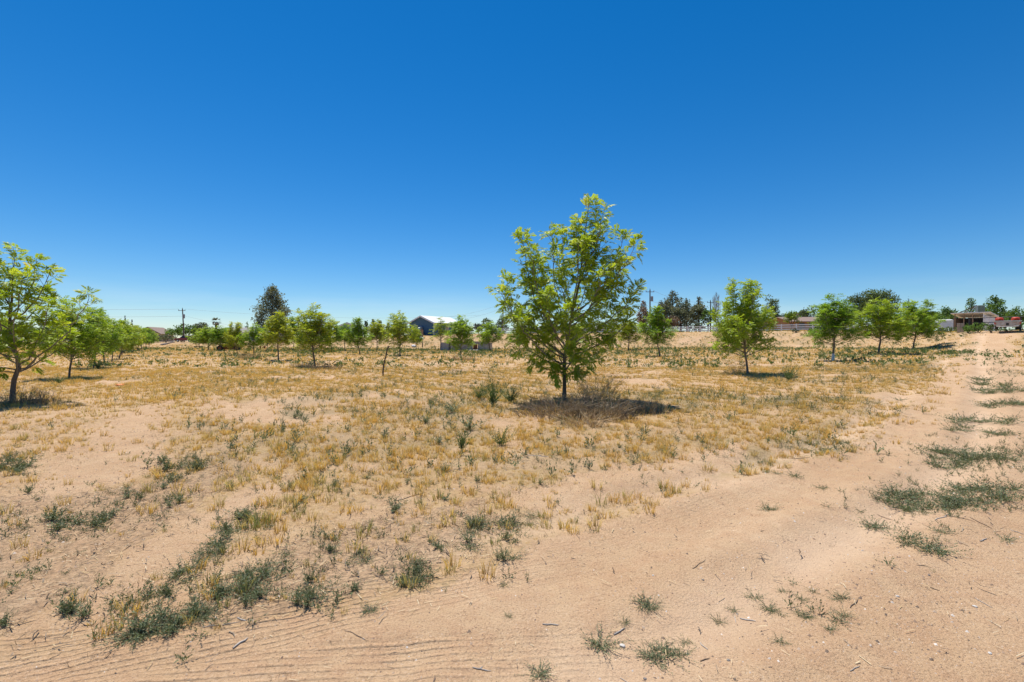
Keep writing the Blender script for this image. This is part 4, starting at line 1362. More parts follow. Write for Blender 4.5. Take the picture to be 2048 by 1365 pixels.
LM = {'pine': lm('pine_needles', (.165, .18, .11), .25), 'brownpine': lm('browned_pine_needles', (.21, .15, .105), .15), 'dark': lm('dark_foliage', (.115, .155, .075), .3),
      'green': lm('green_foliage', (.12, .20, .05), .35), 'bright': lm('bright_foliage', (.17, .25, .035), .35), 'elm': lm('elm_foliage', (.125, .170, .066), .3),
      'olive': lm('olive_foliage', (.15, .17, .10), .25), 'grey': lm('grey_green_foliage', (.13, .14, .095), .15), 'cypress': lm('cypress_foliage', (.05, .065, .045), .05)}
M_PALM = leafy('palm_frond', [(0, (.09, .11, .05)), (.6, (.15, .16, .075)), (1, (.26, .22, .12))], .15, .5, .3)
M_POP = bark_mat('pale_bare_bark', (.18, .16, .15), (.34, .31, .29))


def bg_tree(px, d, top, wpx, kind, leaf, label, name='background_tree', group=None, base=None, cat='tree', z0=None, per=26, size=None):
    seed = int(px * 7 + top)
    g = np.random.default_rng(seed)
    x, y, z = atd(px, d)
    if base is not None:
        z = zpx(base, d)
    H = zpx(top, d) - z; W = wpx / F_PX * d
    sz = size or max(.14, .0028 * d)
    t = thing(name, label, cat, (x, y, z), 0, group)
    B = []
    mt = MB()
    if kind == 'pine':
        n = int(34 + W * 4.2)
        for k in range(n):
            h = .16 + .84 * (k + .5) / n
            prof = .62 + 1.45 * (h - .16) if h < .42 else max(.12, 1.0 - .92 * ((h - .42) / .60) ** 1.7)
            a = k * 2.4 + g.normal(0, .4); rr = W / 2 * prof * g.uniform(.35, .92)
            br = max(.55, W * g.uniform(.095, .165)) * (.65 + .5 * prof)
            B.append(((rr * math.cos(a), rr * math.sin(a), H * h * .95), (br * 1.15, br * 1.15, br * .85)))
            mt.tube([(0, 0, max(.05, H * h * .95 - .25 * rr)), (rr * math.cos(a) * .9, rr * math.sin(a) * .9, H * h * .95)], [.06, .025], 4, False)
        mt.tube([(0, 0, -.3), (0, 0, H * .5), (0, 0, H * .93)], [.025 * H, .016 * H, .01], 6)
    elif kind == 'cypress':
        n = 16
        for k in range(n):
            h = (k + .5) / n
            rr = W / 2 * min(1, .55 + 1.8 * h) * (1 - h ** 2.2) + .05
            B.append(((g.normal(0, .12) * rr, g.normal(0, .12) * rr, H * h), (rr, rr, H / n * 1.1)))
        mt.tube([(0, 0, -.3), (0, 0, H * .8)], [.12, .03], 5)
    elif kind == 'round':
        n = int(18 + W * 2.2)
        for k in range(n):
            a = g.uniform(0, 6.28); el = math.asin(g.uniform(-.55, 1)); q = g.uniform(.45, .95)
            br = min(W, H) * g.uniform(.12, .22)
            B.append(((math.cos(a) * math.cos(el) * (W / 2 - br * .6) * q, math.sin(a) * math.cos(el) * (W / 2 - br * .6) * q, H * .60 + math.sin(el) * (H * .40 - br * .3) * q), (br * 1.1, br * 1.1, br * .8)))
        for k in range(6):
            a = k * 1.05; mt.tube([(0, 0, H * .22), (math.cos(a) * W * .22, math.sin(a) * W * .22, H * .6)], [.09, .03], 4, False)
        mt.tube([(0, 0, -.3), (.05, 0, H * .25), (0, 0, H * .62)], [.022 * H, .018 * H, .03], 6)
    elif kind == 'bush':
        n = int(14 + W * 2.6)
        for k in range(n):
            a = g.uniform(0, 6.28); q = math.sqrt(g.random()) * .85
            hh = H * (1 - .55 * q * q) * g.uniform(.45, .92)
            br = min(W * .35, H) * g.uniform(.16, .30)
            B.append(((math.cos(a) * q * W / 2, math.sin(a) * q * W / 2 * .7, max(hh - br * .5, br * .4)), (br * 1.2, br * 1.1, br)))
        for k in range(5):
            a = k * 1.26; mt.tube([(0, 0, -.1), (math.cos(a) * W * .2, math.sin(a) * W * .15, H * .55)], [.05, .02], 4, False)
    V, Fc, at_ = cards(B, per / (sz * sz) * .26, sz, seed)
    obj('trunk', mt.mesh('trunk', True), M_BARKD, t)
    obj('crown', np_mesh('crown', V, Fc, at_), LM[leaf], t, 'stuff')
    return len(Fc)


tot = 0
NEAR_SKY = 'trees along the skyline'
for a in [
    (545, 135, 570, 72, 'pine', 'pine', 'large dark pine standing alone behind the left half of the orchard', 'pine_tree'),
    (250, 150, 632, 7, 'cypress', 'cypress', 'taller of two thin dark cypresses above the left row', 'cypress_tree'), (264, 150, 640, 8, 'cypress', 'cypress', 'shorter of two thin dark cypresses above the left row', 'cypress_tree'),
    (405, 150, 642, 40, 'round', 'olive', 'dark round-topped tree left of the fan palm'), (372, 146, 649, 66, 'round', 'green', 'broad green tree behind the utility pole on the left'),
    (332, 126, 664, 44, 'bush', 'olive', 'dark olive bush left of the maroon car', 'bush'), (316, 128, 668, 36, 'bush', 'olive', 'low olive bush at the end of the left row', 'bush'),
    (350, 140, 656, 46, 'round', 'green', 'green tree behind the dark olive bush'), (8, 105, 641, 66, 'round', 'dark', 'dark tree behind the forked tree at the left edge'), (-50, 110, 636, 70, 'round', 'dark', 'dark tree beyond the left edge'),
    (62, 130, 651, 56, 'round', 'green', 'green tree low behind the left row near the edge'), (226, 150, 650, 26, 'round', 'green', 'round green tree left of the two cypresses'), (150, 145, 654, 60, 'bush', 'green', 'hedge of green behind the second tree on the left', 'bush'),
    (470, 160, 655, 44, 'round', 'green', 'green tree right of the fan palm'), (494, 152, 645, 17, 'cypress', 'green', 'slim green tree left of the dark pine'), (515, 165, 657, 40, 'round', 'dark', 'dark low tree beneath the left side of the dark pine'),
    (600, 160, 655, 60, 'round', 'dark', 'dark tree right of the big pine low on the skyline'), (650, 165, 657, 50, 'round', 'olive', 'olive tree behind the grey-blue house'),
    (718, 175, 647, 14, 'pine', 'dark', 'dark pine leftmost of the row between the two houses', 'pine_tree'), (732, 175, 641, 14, 'pine', 'dark', 'second dark pine of the row between the two houses', 'pine_tree'),
    (746, 174, 638, 15, 'pine', 'dark', 'tallest dark pine of the row between the two houses', 'pine_tree'), (760, 172, 640, 15, 'pine', 'dark', 'fourth dark pine of the row between the two houses', 'pine_tree'),
    (776, 170, 648, 16, 'pine', 'dark', 'dark pine nearest to the blue house', 'pine_tree'), (800, 165, 652, 50, 'round', 'dark', 'dark tree behind the left end of the blue house'),
    (935, 140, 650, 30, 'round', 'grey', 'grey-green tree at the right end of the blue house'), (957, 138, 646, 26, 'round', 'grey', 'grey-green tree in the gap right of the blue house'), (973, 158, 633, 24, 'round', 'elm', 'tall round tree in the gap right of the blue house'),
    (1003, 160, 635, 28, 'pine', 'dark', 'dark pine by the pole left of the tallest tree', 'pine_tree'), (990, 145, 652, 44, 'bush', 'olive', 'low hedge right of the blue house', 'bush'), (1050, 150, 652, 56, 'round', 'green', 'green tree behind the left of the tallest crown'),
    (1100, 150, 648, 56, 'round', 'olive', 'olive tree behind the trunk of the tallest tree'), (1160, 152, 645, 60, 'round', 'green', 'green tree seen through the tallest crown'), (1215, 150, 640, 62, 'round', 'dark', 'dark tree at the right of the tallest crown'),
    (1250, 140, 645, 40, 'round', 'olive', 'olive tree left of the browned pine'),
    (1287, 135, 599, 30, 'pine', 'brownpine', 'browned pine left of the pole beside the dark pines', 'pine_tree'), (1322, 132, 600, 30, 'pine', 'pine', 'left shoulder pine of the dark pine group', 'pine_tree'), (1345, 130, 578, 46, 'pine', 'pine', 'tallest pine of the dark group right of the tallest pecan', 'pine_tree'),
    (1374, 128, 596, 34, 'pine', 'pine', 'middle pine of the dark group right of the tallest pecan', 'pine_tree'), (1398, 127, 591, 32, 'pine', 'pine', 'right pine of the dark group right of the tallest pecan', 'pine_tree'), (1416, 122, 612, 34, 'round', 'green', 'green tree at the right foot of the dark pines'),
    (1378, 120, 624, 30, 'bush', 'grey', 'grey-green juniper in front of the dark pines', 'bush'), (1330, 122, 634, 44, 'bush', 'brownpine', 'brownish undergrowth below the dark pines', 'bush'), (1300, 124, 636, 40, 'bush', 'dark', 'dark undergrowth below the browned pine', 'bush'),
    (1452, 120, 636, 40, 'bush', 'dark', 'dark bush right of the short pole', 'bush'), (1400, 118, 640, 30, 'bush', 'dark', 'dark low bush behind the white fence', 'bush'),
    (1542, 120, 586, 40, 'round', 'elm', 'dark tree behind the crown of the tree with the tan bush'), (1505, 124, 620, 56, 'round', 'olive', 'olive tree behind the right middle pecan'), (1562, 120, 622, 36, 'round', 'dark', 'dark low tree left of the brown house'),
    (1583, 92, 620, 34, 'round', 'bright', 'bright green small tree in front of the brown house'), (1606, 140, 613, 36, 'round', 'dark', 'dark tree above the roof of the brown house'), (1624, 138, 609, 16, 'round', 'dark', 'dark knob of a tree above the brown house chimney'),
    (1655, 130, 618, 60, 'round', 'elm', 'tree behind the right half of the brown house'), (1722, 125, 584, 60, 'round', 'elm', 'left half of the big elm pair on the right skyline'), (1758, 122, 571, 76, 'round', 'elm', 'big spreading elm highest on the right skyline'),
    (1700, 118, 612, 60, 'round', 'green', 'green tree below the big elm'), (1807, 150, 602, 7, 'cypress', 'cypress', 'left of two dark cypresses right of the big elm', 'cypress_tree'), (1817, 150, 596, 8, 'cypress', 'cypress', 'right of two dark cypresses right of the big elm', 'cypress_tree'),
    (1840, 108, 616, 60, 'round', 'dark', 'dark tree behind the pecan nearest to the road'), (1885, 112, 615, 60, 'round', 'green', 'green tree left of the open shed'), (1903, 120, 618, 30, 'round', 'elm', 'tree touching the left end of the open shed roof'),
    (1942, 112, 593, 34, 'pine', 'green', 'green tree behind the tilted solar rack'), (1990, 105, 592, 58, 'pine', 'green', 'conical green tree right of the water tank'), (1966, 112, 610, 26, 'round', 'elm', 'tree behind the water tank'),
    (2032, 100, 614, 54, 'round', 'green', 'green hedge tree at the right edge'), (2085, 100, 610, 60, 'round', 'green', 'green tree beyond the right edge'), (2190, 90, 600, 80, 'round', 'green', 'green tree farther beyond the right edge'), (2330, 80, 596, 90, 'round', 'elm', 'broad tree well beyond the right edge'), (2010, 108, 618, 40, 'round', 'dark', 'dark tree behind the old pickup'),
    (1958, 61.5, 640, 54, 'bush', 'green', 'leafy green bush left of the old pickup', 'bush'), (1936, 62.5, 646, 34, 'bush', 'green', 'low green bush beside the tan block stack', 'bush'), (1982, 60, 644, 22, 'bush', 'elm', 'green bush touching the left wheel of the old pickup', 'bush'),
    (1898, 66, 652, 50, 'bush', 'elm', 'low weeds below the white box', 'bush'), (1622, 79.5, 655, 14, 'bush', 'grey', 'grey weed at the foot of the white fence', 'bush'), (1592, 82, 656, 16, 'bush', 'grey', 'grey weed by a fence post before the brown house', 'bush'),
    (1362, 101, 663.5, 14, 'bush', 'elm', 'small green bush on the bank below the white fence', 'bush'),
    (1335, 127, 590, 40, 'round', 'pine', 'broad dark crown at the left of the dark pine group'), (1362, 126, 594, 40, 'round', 'pine', 'broad dark crown in the middle of the dark pine group'), (1392, 125, 602, 44, 'round', 'pine', 'broad dark crown at the right of the dark pine group'), (1288, 130, 612, 34, 'round', 'brownpine', 'brown crown below the browned pine'),
    (1860, 78, 640, 60, 'bush', 'green', 'green bush in front of the flatbed trailer', 'bush'), (1800, 78, 646, 60, 'bush', 'elm', 'low bush between the trees and the flatbed trailer', 'bush'), (2046, 66, 640, 40, 'bush', 'green', 'green bush right of the old pickup', 'bush'),
    (1310, 126, 622, 40, 'round', 'dark', 'dark low tree between the browned pine and the dark group'), (1360, 124, 610, 50, 'round', 'pine', 'low dark tree in front of the tallest dark pine'), (1340, 121, 630, 50, 'round', 'brownpine', 'brownish low tree below the dark pines'),
    (700, 168, 656, 60, 'bush', 'dark', 'dark hedge behind the slim pecan by the grey-blue house', 'bush'), (770, 166, 655, 70, 'bush', 'dark', 'dark hedge left of the blue house', 'bush'), (440, 165, 656, 70, 'bush', 'green', 'green hedge below the fan palm', 'bush'),
    (555, 168, 657, 70, 'bush', 'olive', 'olive hedge behind the dark pine', 'bush'), (905, 150, 655, 70, 'bush', 'olive', 'olive hedge behind the right end of the blue house', 'bush'), (1080, 155, 646, 110, 'bush', 'dark', 'dark hedge behind the tallest crown', 'bush'),
    (1190, 155, 644, 110, 'bush', 'olive', 'olive hedge right of the tallest trunk', 'bush'), (1465, 122, 631, 70, 'bush', 'dark', 'dark hedge behind the white fence right of the poles', 'bush'), (1530, 122, 628, 70, 'bush', 'olive', 'olive hedge left of the brown house', 'bush'),
    (1780, 110, 620, 90, 'bush', 'dark', 'dark hedge behind the flatbed trailer', 'bush'), (1860, 105, 624, 90, 'bush', 'green', 'green hedge left of the white box', 'bush'), (200, 150, 656, 80, 'bush', 'green', 'green hedge behind the third tree on the left', 'bush'),
    (100, 140, 656, 90, 'bush', 'dark', 'dark hedge behind the left row near the edge', 'bush'), (270, 155, 660, 50, 'bush', 'green', 'green hedge below the cypresses', 'bush'),
]:
    nm = a[7] if len(a) > 7 else 'background_tree'
    tot += bg_tree(*a[:7], name=nm, group=NEAR_SKY if nm != 'bush' else 'bushes along the skyline', cat='bush' if nm == 'bush' else 'tree')
print('bg faces', tot)


def palm(px, d, top, base):
    x, y, z = atd(px, d)
    H = zpx(top, d) - z
    t = thing('palm_tree', 'fan palm with a brown trunk above the left orchard', 'tree', (x, y, z))
    MB().tube([(0, 0, -.3), (0, 0, H * .45), (.05, 0, H * .80)], [.42, .36, .34], 9).build('trunk', M_BARKD, t)
    V, Fc, Rn = [], [], []
    g = np.random.default_rng(5)
    c = np.array([.05, 0, H * .84])
    for k in range(46):
        a = g.uniform(0, 6.28); el = g.uniform(-1.0, 1.25)
        d0 = np.array([math.cos(a) * math.cos(el), math.sin(a) * math.cos(el), math.sin(el)])
        p = c + d0 * .75
        rn = .9 + .1 * g.random() if el < -.5 else g.uniform(0, .7)
        for q in range(9):
            b = (q - 4) * .22
            s = np.cross(d0, (0, 0, 1.)); s /= np.linalg.norm(s) + 1e-9
            dd = d0 * math.cos(b) + s * math.sin(b); dd[2] -= .12
            o = len(V)
            V += leaf_quad(p, dd, np.array([g.normal(0, .3), g.normal(0, .3), 1]), .85 * g.uniform(.8, 1.1), .14); Fc.append((o, o + 1, o + 2, o + 3)); Rn += [rn] * 4
    obj('crown', np_mesh('crown', np.array(V), np.array(Fc), {'rnd': np.array(Rn), 'h': np.ones(len(V))}), M_PALM, t, 'stuff')


palm(432, 150, 636, 672)


def poplar(px, d, top, label):
    x, y, z = atd(px, d)
    H = zpx(top, d) - z
    g = np.random.default_rng(int(px))
    t = thing('bare_poplar', label, 'tree', (x, y, z), 0, 'bare poplars on the skyline')
    MB().tube([(0, 0, -.2), (0, 0, H * .6), (.05, 0, H)], [.2, .1, .03], 6).build('trunk', M_POP, t)
    m = MB()
    for k in range(46):
        h = H * g.uniform(.3, .93); a = g.uniform(0, 6.28); L = (H - h) * .35 + .7; r = L * .22 + .12
        m.tube([(0, 0, h), (math.cos(a) * r, math.sin(a) * r, h + L * .5), (math.cos(a) * r * 1.1, math.sin(a) * r * 1.1, h + L)], [.045, .035, .015], 3, False)
    m.build('limbs', M_POP, t)


poplar(1428, 158, 590, 'left of the bare grey poplars right of the dark pines')
poplar(1432, 160, 584, 'middle and tallest of the bare grey poplars')
poplar(1436, 159, 589, 'right of the bare grey poplars right of the dark pines')

# ------------------------------------------------------------------ buildings
M_BLUE = surf('blue_lap_siding', [(.055, .135, .225), (.075, .165, .265)], .6, 1.5, wave=('Z', 1.9))
M_WHITE = surf('white_paint', [(.70, .70, .69), (.80, .80, .79)], .6, 4)
M_WROOF = surf('white_metal_roof', [(.74, .74, .73), (.82, .82, .81)], .45, 1.0, wave=('Y', 1.0, 'SIN'))
M_GBLUE = surf('grey_blue_siding', [(.30, .38, .44), (.38, .46, .52)], .6, 1.5, wave=('X', 2.2))
M_GROOF = surf('grey_shingles', [(.23, .21, .21), (.34, .32, .31)], .9, 6)
M_PALE = surf('pale_siding', [(.44, .45, .47), (.55, .56, .58)], .6, 2, wave=('Z', 1.4))
M_ADOBE = surf('brown_stucco', [(.33, .17, .075), (.43, .24, .11)], .9, 2)
M_BROOF = surf('brown_roof', [(.20, .14, .11), (.30, .22, .18)], .9, 5)
M_TAN = surf('tan_stucco', [(.42, .33, .25), (.52, .43, .33)], .9, 2)
M_WOOD = surf('weathered_boards', [(.24, .16, .10), (.36, .26, .17)], .85, 6, wave=('Z', 1.2))
M_DARK = surf('dark_steel', [(.035, .03, .028), (.075, .065, .06)], .6, 5)
M_RUST = surf('rusty_steel', [(.15, .055, .025), (.26, .105, .045)], .85, 6)
M_ORANGE = surf('faded_orange_paint', [(.42, .15, .05), (.55, .23, .09)], .7, 6)
M_GALV = surf('galvanised_steel', [(.45, .47, .49), (.58, .60, .62)], .35, 3, metal=.7)
M_GREY = surf('grey_paint', [(.20, .21, .24), (.28, .29, .32)], .6, 3)
M_CONC = surf('weathered_concrete', [(.30, .27, .24), (.46, .43, .39)], .95, 2.5, bmp=.6)
M_POLE = bark_mat('pole_wood', (.10, .07, .055), (.19, .14, .11))
M_TYRE = surf('tyre_rubber', [(.02, .02, .02), (.035, .034, .033)], .85, 8)
M_SKIRT = surf('dark_skirting', [(.10, .095, .09), (.16, .15, .14)], .9, 4)


def glass_mat():
    m, nt, bs, out = base_mat('window_glass')
    c = ramp(nt, [(.3, (.015, .018, .022)), (.7, (.035, .045, .055))], noise(nt, 1.2, 3, .5, objco(nt)))
    nt.links.new(c, bs.inputs['Base Color'])
    bs.inputs['Roughness'].default_value = .08
    return m


M_GLASS = glass_mat()
M_BGLASS = surf('blue_window_screen', [(.09, .15, .24), (.13, .21, .32)], .4, 2)


def window(t, face, u, z, w, h, W, L, fm, gm, name='window'):
    """a framed opening set on a wall: face front (y=0), right (x=W/2) or left (x=-W/2)"""
    m = MB(); p = MB()
    e = .09

    def put(b, u0, u1, z0, z1, o0, o1):
        if face == 'front':
            b.box(u0, u1, -o1, -o0, z0, z1)
        elif face == 'right':
            b.box(W / 2 + o0, W / 2 + o1, u0, u1, z0, z1)
        else:
            b.box(-W / 2 - o1, -W / 2 - o0, u0, u1, z0, z1)
    put(m, u - w / 2 - e, u - w / 2, z - e, z + h + e, .003, .07); put(m, u + w / 2, u + w / 2 + e, z - e, z + h + e, .003, .07)
    put(m, u - w / 2, u + w / 2, z + h, z + h + e, .003, .065); put(m, u - w / 2, u + w / 2, z - e, z, .003, .08)
    put(p, u - w / 2, u + w / 2, z, z + h, .003, .02)
    f = m.build(name, fm, t)
    p.build('pane', gm, f)


def house(name, label, loc, rz, W, L, hw, hr, wm, rm, tm, over=.4, wins=(), skirt=None, cat='house'):
    t = thing(name, label, cat, loc, rz)
    MB().prism([(-W / 2, -.6), (W / 2, -.6), (W / 2, hw), (0, hw + hr), (-W / 2, hw)], 0, L).build('wall', wm, t)
    k = hr / (W / 2)
    ex = W / 2 + over
    r = MB()
    th = .12
    r.prism([(0, hw + hr + .015), (ex, hw - k * over + .015), (ex, hw - k * over + .015 + th), (0, hw + hr + .015 + th)], -over, L + over)
    r.prism([(-ex, hw - k * over + .015), (-.001, hw + hr + .015), (-.001, hw + hr + .015 + th), (-ex, hw - k * over + .015 + th)], -over, L + over)
    r.build('roof', rm, t)
    f = MB()
    for s in (-1, 1):
        a = [(0, hw + hr - .20), (s * ex, hw - k * over - .20), (s * ex, hw - k * over + .012), (0, hw + hr + .012)]
        f.prism(a if s > 0 else [(x - .001, z) for x, z in a][::-1], -over - .04, -over + .02)
    f.build('barge_board', tm, t)
    if skirt:
        MB().box(-W / 2 - .03, W / 2 + .03, -.03, L + .03, -.5, .35).build('skirting', skirt, t)
    for w in wins:
        window(t, *w[:5], W, L, w[5] if len(w) > 5 else M_WHITE, w[6] if len(w) > 6 else M_GLASS, w[7] if len(w) > 7 else 'window')
    return t


# blue house: near corner at photo x 868
dB = 105.0
cx = (868 - 1024) / F_PX * dB; zB = zpx(671.5, dB)
rz = R(-30); W, L = 7.0, 10.0
ox, oy = cx - W / 2 * math.cos(rz), dB - W / 2 * math.sin(rz)
t = house('blue_house', 'blue sided house with a bright white metal roof', (ox, oy, zB), rz, W, L, 2.85, 1.45, M_BLUE, M_WROOF, M_WHITE, .45,
          [('right', 2.2, .75, 1.1, 1.3), ('right', 4.6, 0.02, 1.0, 2.05, M_WHITE, M_TAN, 'door'), ('right', 7.4, .75, 1.3, 1.3), ('front', -2.2, .85, .9, 1.1)])
c = MB(); c.box(W / 2 - .09, W / 2 + .05, -.05, .09, -.3, 2.6); c.build('corner_board', M_WHITE, t)
duct = MB()
duct.tube([(.15, -.10, 1.62), (.15, -.50, 1.72), (.15, -.80, 1.50), (.15, -.88, 1.05)], [.40, .42, .42, .42], 10)
duct.build('cooler_duct', M_GALV, t)
MB().box(-.5, .8, -1.5, -.35, .05, 1.0).build('cooler_cabinet', M_GALV, t)

x, y, z = atd(833, 101)
z = zpx(673, 101)
t = thing('wooden_crate', 'weathered slatted wooden crate left of the blue house', 'crate', (x, y, z), R(-20))
for k in range(5):
    MB().box(-.9, .9, -.03, .03, .05 + .28 * k, .27 + .28 * k).build('slat', M_WOOD, t)
for sx in (-.88, .88):
    MB().box(sx - .06, sx + .06, -.10, -.032, -.3, 1.5).build('post', M_WOOD, t)
MB().box(-.9, .9, .032, 1.2, -.3, 1.42).build('crate_body', M_WOOD, t)

dG = 116.0
house('mobile_home', 'pale grey-blue gabled home behind the slim pecan', ((694 - 1024) / F_PX * dG, dG, zpx(676, dG)), R(14), 5.0, 15.0, 2.55, 1.05, M_GBLUE, M_GROOF, M_WHITE, .35,
      [('front', .05, .85, .45, .95), ('left', 4, .9, 1.0, 1.0), ('left', 9, .9, 1.0, 1.0)], M_SKIRT)

dM = 125.0
t = house('mobile_home', 'long low pale home with blue screened windows left of the pine', ((517 - 1024) / F_PX * dM, dM, zpx(684, dM)), R(90 - 6), 4.2, 13.0, 2.35, .45, M_PALE, M_GROOF, M_WHITE, .25, [], M_SKIRT)
# its long side faces the viewer: local x = +2.1 side
for u, w_, h_, z_ in ((10.3, 1.0, 1.15, .75), (11.4, .8, 1.15, .75), (7.2, 1.0, 1.1, .8), (4.6, .9, 2.0, .05), (2.2, 1.1, 1.1, .8)):
    window(t, 'left', u, z_, w_, h_, 4.2, 13.0, M_WHITE, M_BGLASS if z_ > .1 else M_PALE, 'window' if z_ > .1 else 'door')
    window(t, 'right', u, z_, w_, h_, 4.2, 13.0, M_WHITE, M_BGLASS if z_ > .1 else M_PALE, 'window' if z_ > .1 else 'door')
t.location = ((466 - 1024) / F_PX * dM + 13.0, dM + 1.0, zpx(684, dM))

dH = 134.0
house('grey_roofed_house', 'grey shingled roof showing above the low pecans by the pine', ((548 - 1024) / F_PX * dH, dH, zpx(684, dH)), R(80), 8.0, 12.0, 2.6, 1.25, M_TAN, M_GROOF, M_BROOF, .5, [])
house('brown_roofed_house', 'brown gabled roof at the end of the left tree row', ((296 - 1024) / F_PX * 150, 150, zpx(684, 150)), R(12), 6.6, 9.0, 2.6, 1.9, M_TAN, M_BROOF, M_BROOF, .5, [('front', 0, .9, 1.0, 1.0)])

dA = 100.0
t = house('brown_house', 'low brown stucco house with a chimney behind the white fence', ((1640 - 1024) / F_PX * dA, dA, zpx(666, dA)), R(90), 9.0, 11.5, 2.35, 1.0, M_ADOBE, M_BROOF, M_BROOF, .6, [])
t.location = ((1640 - 1024) / F_PX * dA + 5.6, dA + 4.5, zpx(666, dA))
for u, w_, h_, z_ in ((9.4, 1.1, 1.1, .9), (7.3, 1.0, 2.0, .05), (5.0, 1.5, 1.2, .85), (2.0, 1.2, 1.2, .85)):
    window(t, 'left', u, z_, w_, h_, 9.0, 11.5, M_BROOF, M_GLASS, 'window' if z_ > .1 else 'door')
MB().box(-1.0, -.2, 8.0, 8.7, 2.6, 4.35).build('chimney', M_TAN, t)

# open shed, water tank, solar rack on the right
dS = 86.0
xs = (1908 - 1024) / F_PX * dS; xe = (1968 - 1024) / F_PX * dS; zs = zpx(664, dS); zt = zpx(627.5, dS)
t = thing('open_shed', 'open-fronted shed with a flat roof and white end wall', 'shed', (xs, dS, zs), R(-57))
w = 3.9; h = zt - zs
MB().box(0, w, 4.2, 4.35, -.4, h - .75).build('back_wall', M_DARK, t)
MB().box(-.12, .0, .1, 4.2, -.4, h - .72).build('end_wall', M_BROOF, t)
MB().prismx([(0.0, -.4), (4.2, -.4), (4.2, h - .62), (0, h - .08)], w - .1, w).build('side_wall', M_WHITE, t)
MB().prismx([(-.3, h - .04), (4.7, h - .65), (4.7, h - .53), (-.3, h + .09)], -.4, w + .9).build('roof', M_WHITE, t)
MB().box(w, w + .6, .1, 4.2, -.4, h - .72).build('lean_to_wall', M_WHITE, t)
for k in range(3):
    MB().box(.05 + k * w * .3, .2 + k * w * .3, .0, .14, -.4, h - .1).build('post', M_WOOD, t)
MB().hexa([(.2, 1, 0), (2.6, 1, 0), (2.6, 3.4, 0), (.2, 3.4, 0)], [(.9, 1.4, 1.2), (1.9, 1.4, 1.2), (1.9, 3, 1.2), (.9, 3, 1.2)]).build('hay_heap', M_WOOD, t)

dT = 94.0
x, y, z = (1960 - 1024) / F_PX * dT, dT, zpx(664, dT)
t = thing('water_tank', 'grey-green upright water tank above the open shed', 'tank', (x, y, z))
z0, z1 = zpx(628, dT) - z, zpx(612, dT) - z
MB().tube([(0, 0, z0), (0, 0, z1), (0, 0, z1 + .12)], [.70, .70, .25], 20).build('tank_body', surf('green_tank', [(.13, .18, .15), (.18, .24, .20)], .5, 2, wave=('Z', 1.6, 'SIN')), t)
for a in range(4):
    q = a * math.pi / 2 + .6
    MB().tube([(math.cos(q) * .8, math.sin(q) * .8, -.5), (math.cos(q) * .6, math.sin(q) * .6, z0)], .07, 6).build('leg', M_DARK, t)
MB().cyl((0, 0, z0 - .14), (0, 0, z0 - .002), .82, 12).build('platform', M_WOOD, t)

dP = 91.0
x0 = (1916 - 1024) / F_PX * dP; x1 = (1952 - 1024) / F_PX * dP; zb = zpx(664, dP)
t = thing('solar_rack', 'tilted panel rack on white struts above the shed roof', 'solar panel', (x0, dP, zb), R(-43))
za, zc = zpx(627.5, dP) - zb, zpx(611.5, dP) - zb; wx = (x1 - x0) * .76
MB().hexa([(0, 0, za), (wx, 0, zc - .1), (wx, 2.4, zc - .1), (0, 2.4, za)], [(0, 0, za + .1), (wx, 0, zc), (wx, 2.4, zc), (0, 2.4, za + .1)]).build('panel', M_DARK, t)
for a, b in (((wx * .62, 0, za - .02), (wx * .95, 0, zc - .15)), ((wx * .62, 0, za - .02), (wx * .40, 0, za + (zc - za) * .38)), ((0, 0, za - .05), (wx, 0, za - .05)), ((wx, .0, -.4), (wx, 0, zc - .12)), ((.1, 0, -.4), (.1, 0, za))):
    MB().tube([(a[0], -.05, a[2]), (b[0], -.05, b[2])], .055, 6).build('strut', M_GALV, t)

# white box, long white trailer, grey box, block stack
x, y, z = atd(1891, 69); z = zpx(658, 69)
t = thing('white_box', 'white metal box standing at the end of the trailer', 'box', (x, y, z), R(-54))
MB().box(-.72, .72, -.6, .6, .12, 1.15).build('box_body', M_WHITE, t)
MB().prismx([(-.66, 1.153), (.66, 1.153), (.66, 1.2), (0, 1.3), (-.66, 1.2)], -.77, .77).build('lid', M_WHITE, t)
for sx in (-.58, .58):
    MB().box(sx - .08, sx + .08, -.5, .5, -.3, .118).build('foot', M_DARK, t)
x, y, z = atd(1828, 76); z = zpx(660, 76)
t = thing('flatbed_trailer', 'long low white flatbed trailer behind the trees by the road', 'trailer', (x, y, z), R(-10))
MB().box(-4.2, 4.2, -1.1, 1.1, .55, .75).build('deck', M_WHITE, t)
MB().box(-4.2, 4.2, -1.16, -1.104, .62, 1.05).build('side_board', M_WHITE, t)
MB().box(3.6, 4.2, -1.1, 1.1, .753, 1.6).build('head_board', M_WHITE, t)
for sx in (-1.4, -.55):
    for sy in (-1.0, 1.0):
        w_ = MB().tube([(sx, sy - .12, .22), (sx, sy + .12, .22)], .36, 16).build('wheel', M_TYRE, t)
        MB().tube([(sx, sy - .135, .22), (sx, sy + .135, .22)], .17, 10).build('rim', M_GALV, w_)
x, y, z = atd(1709, 77); z = zpx(663, 77)
t = thing('grey_cabinet', 'grey metal cabinet at the right end of the white fence', 'box', (x, y, z), R(-25))
MB().box(-.5, .5, -.35, .35, -.3, .75).build('cabinet_body', M_GREY, t)
MB().box(-.55, .55, -.4, .4, .753, .82).build('lid', M_WHITE, t)
x, y, z = atd(1921, 63); z = zpx(662, 63)
t = thing('block_stack', 'stack of tan blocks beside the dirt road', 'blocks', (x, y, z), R(-44))
for k in range(6):
    for j in range(2):
        o = .06 if k % 2 else 0
        MB().box(-.36 + j * .37 + o * .2, -.01 + j * .37 + o * .2, -.2, .2, -.2 + k * .20, -.015 + k * .20).build('block', M_TAN, t)

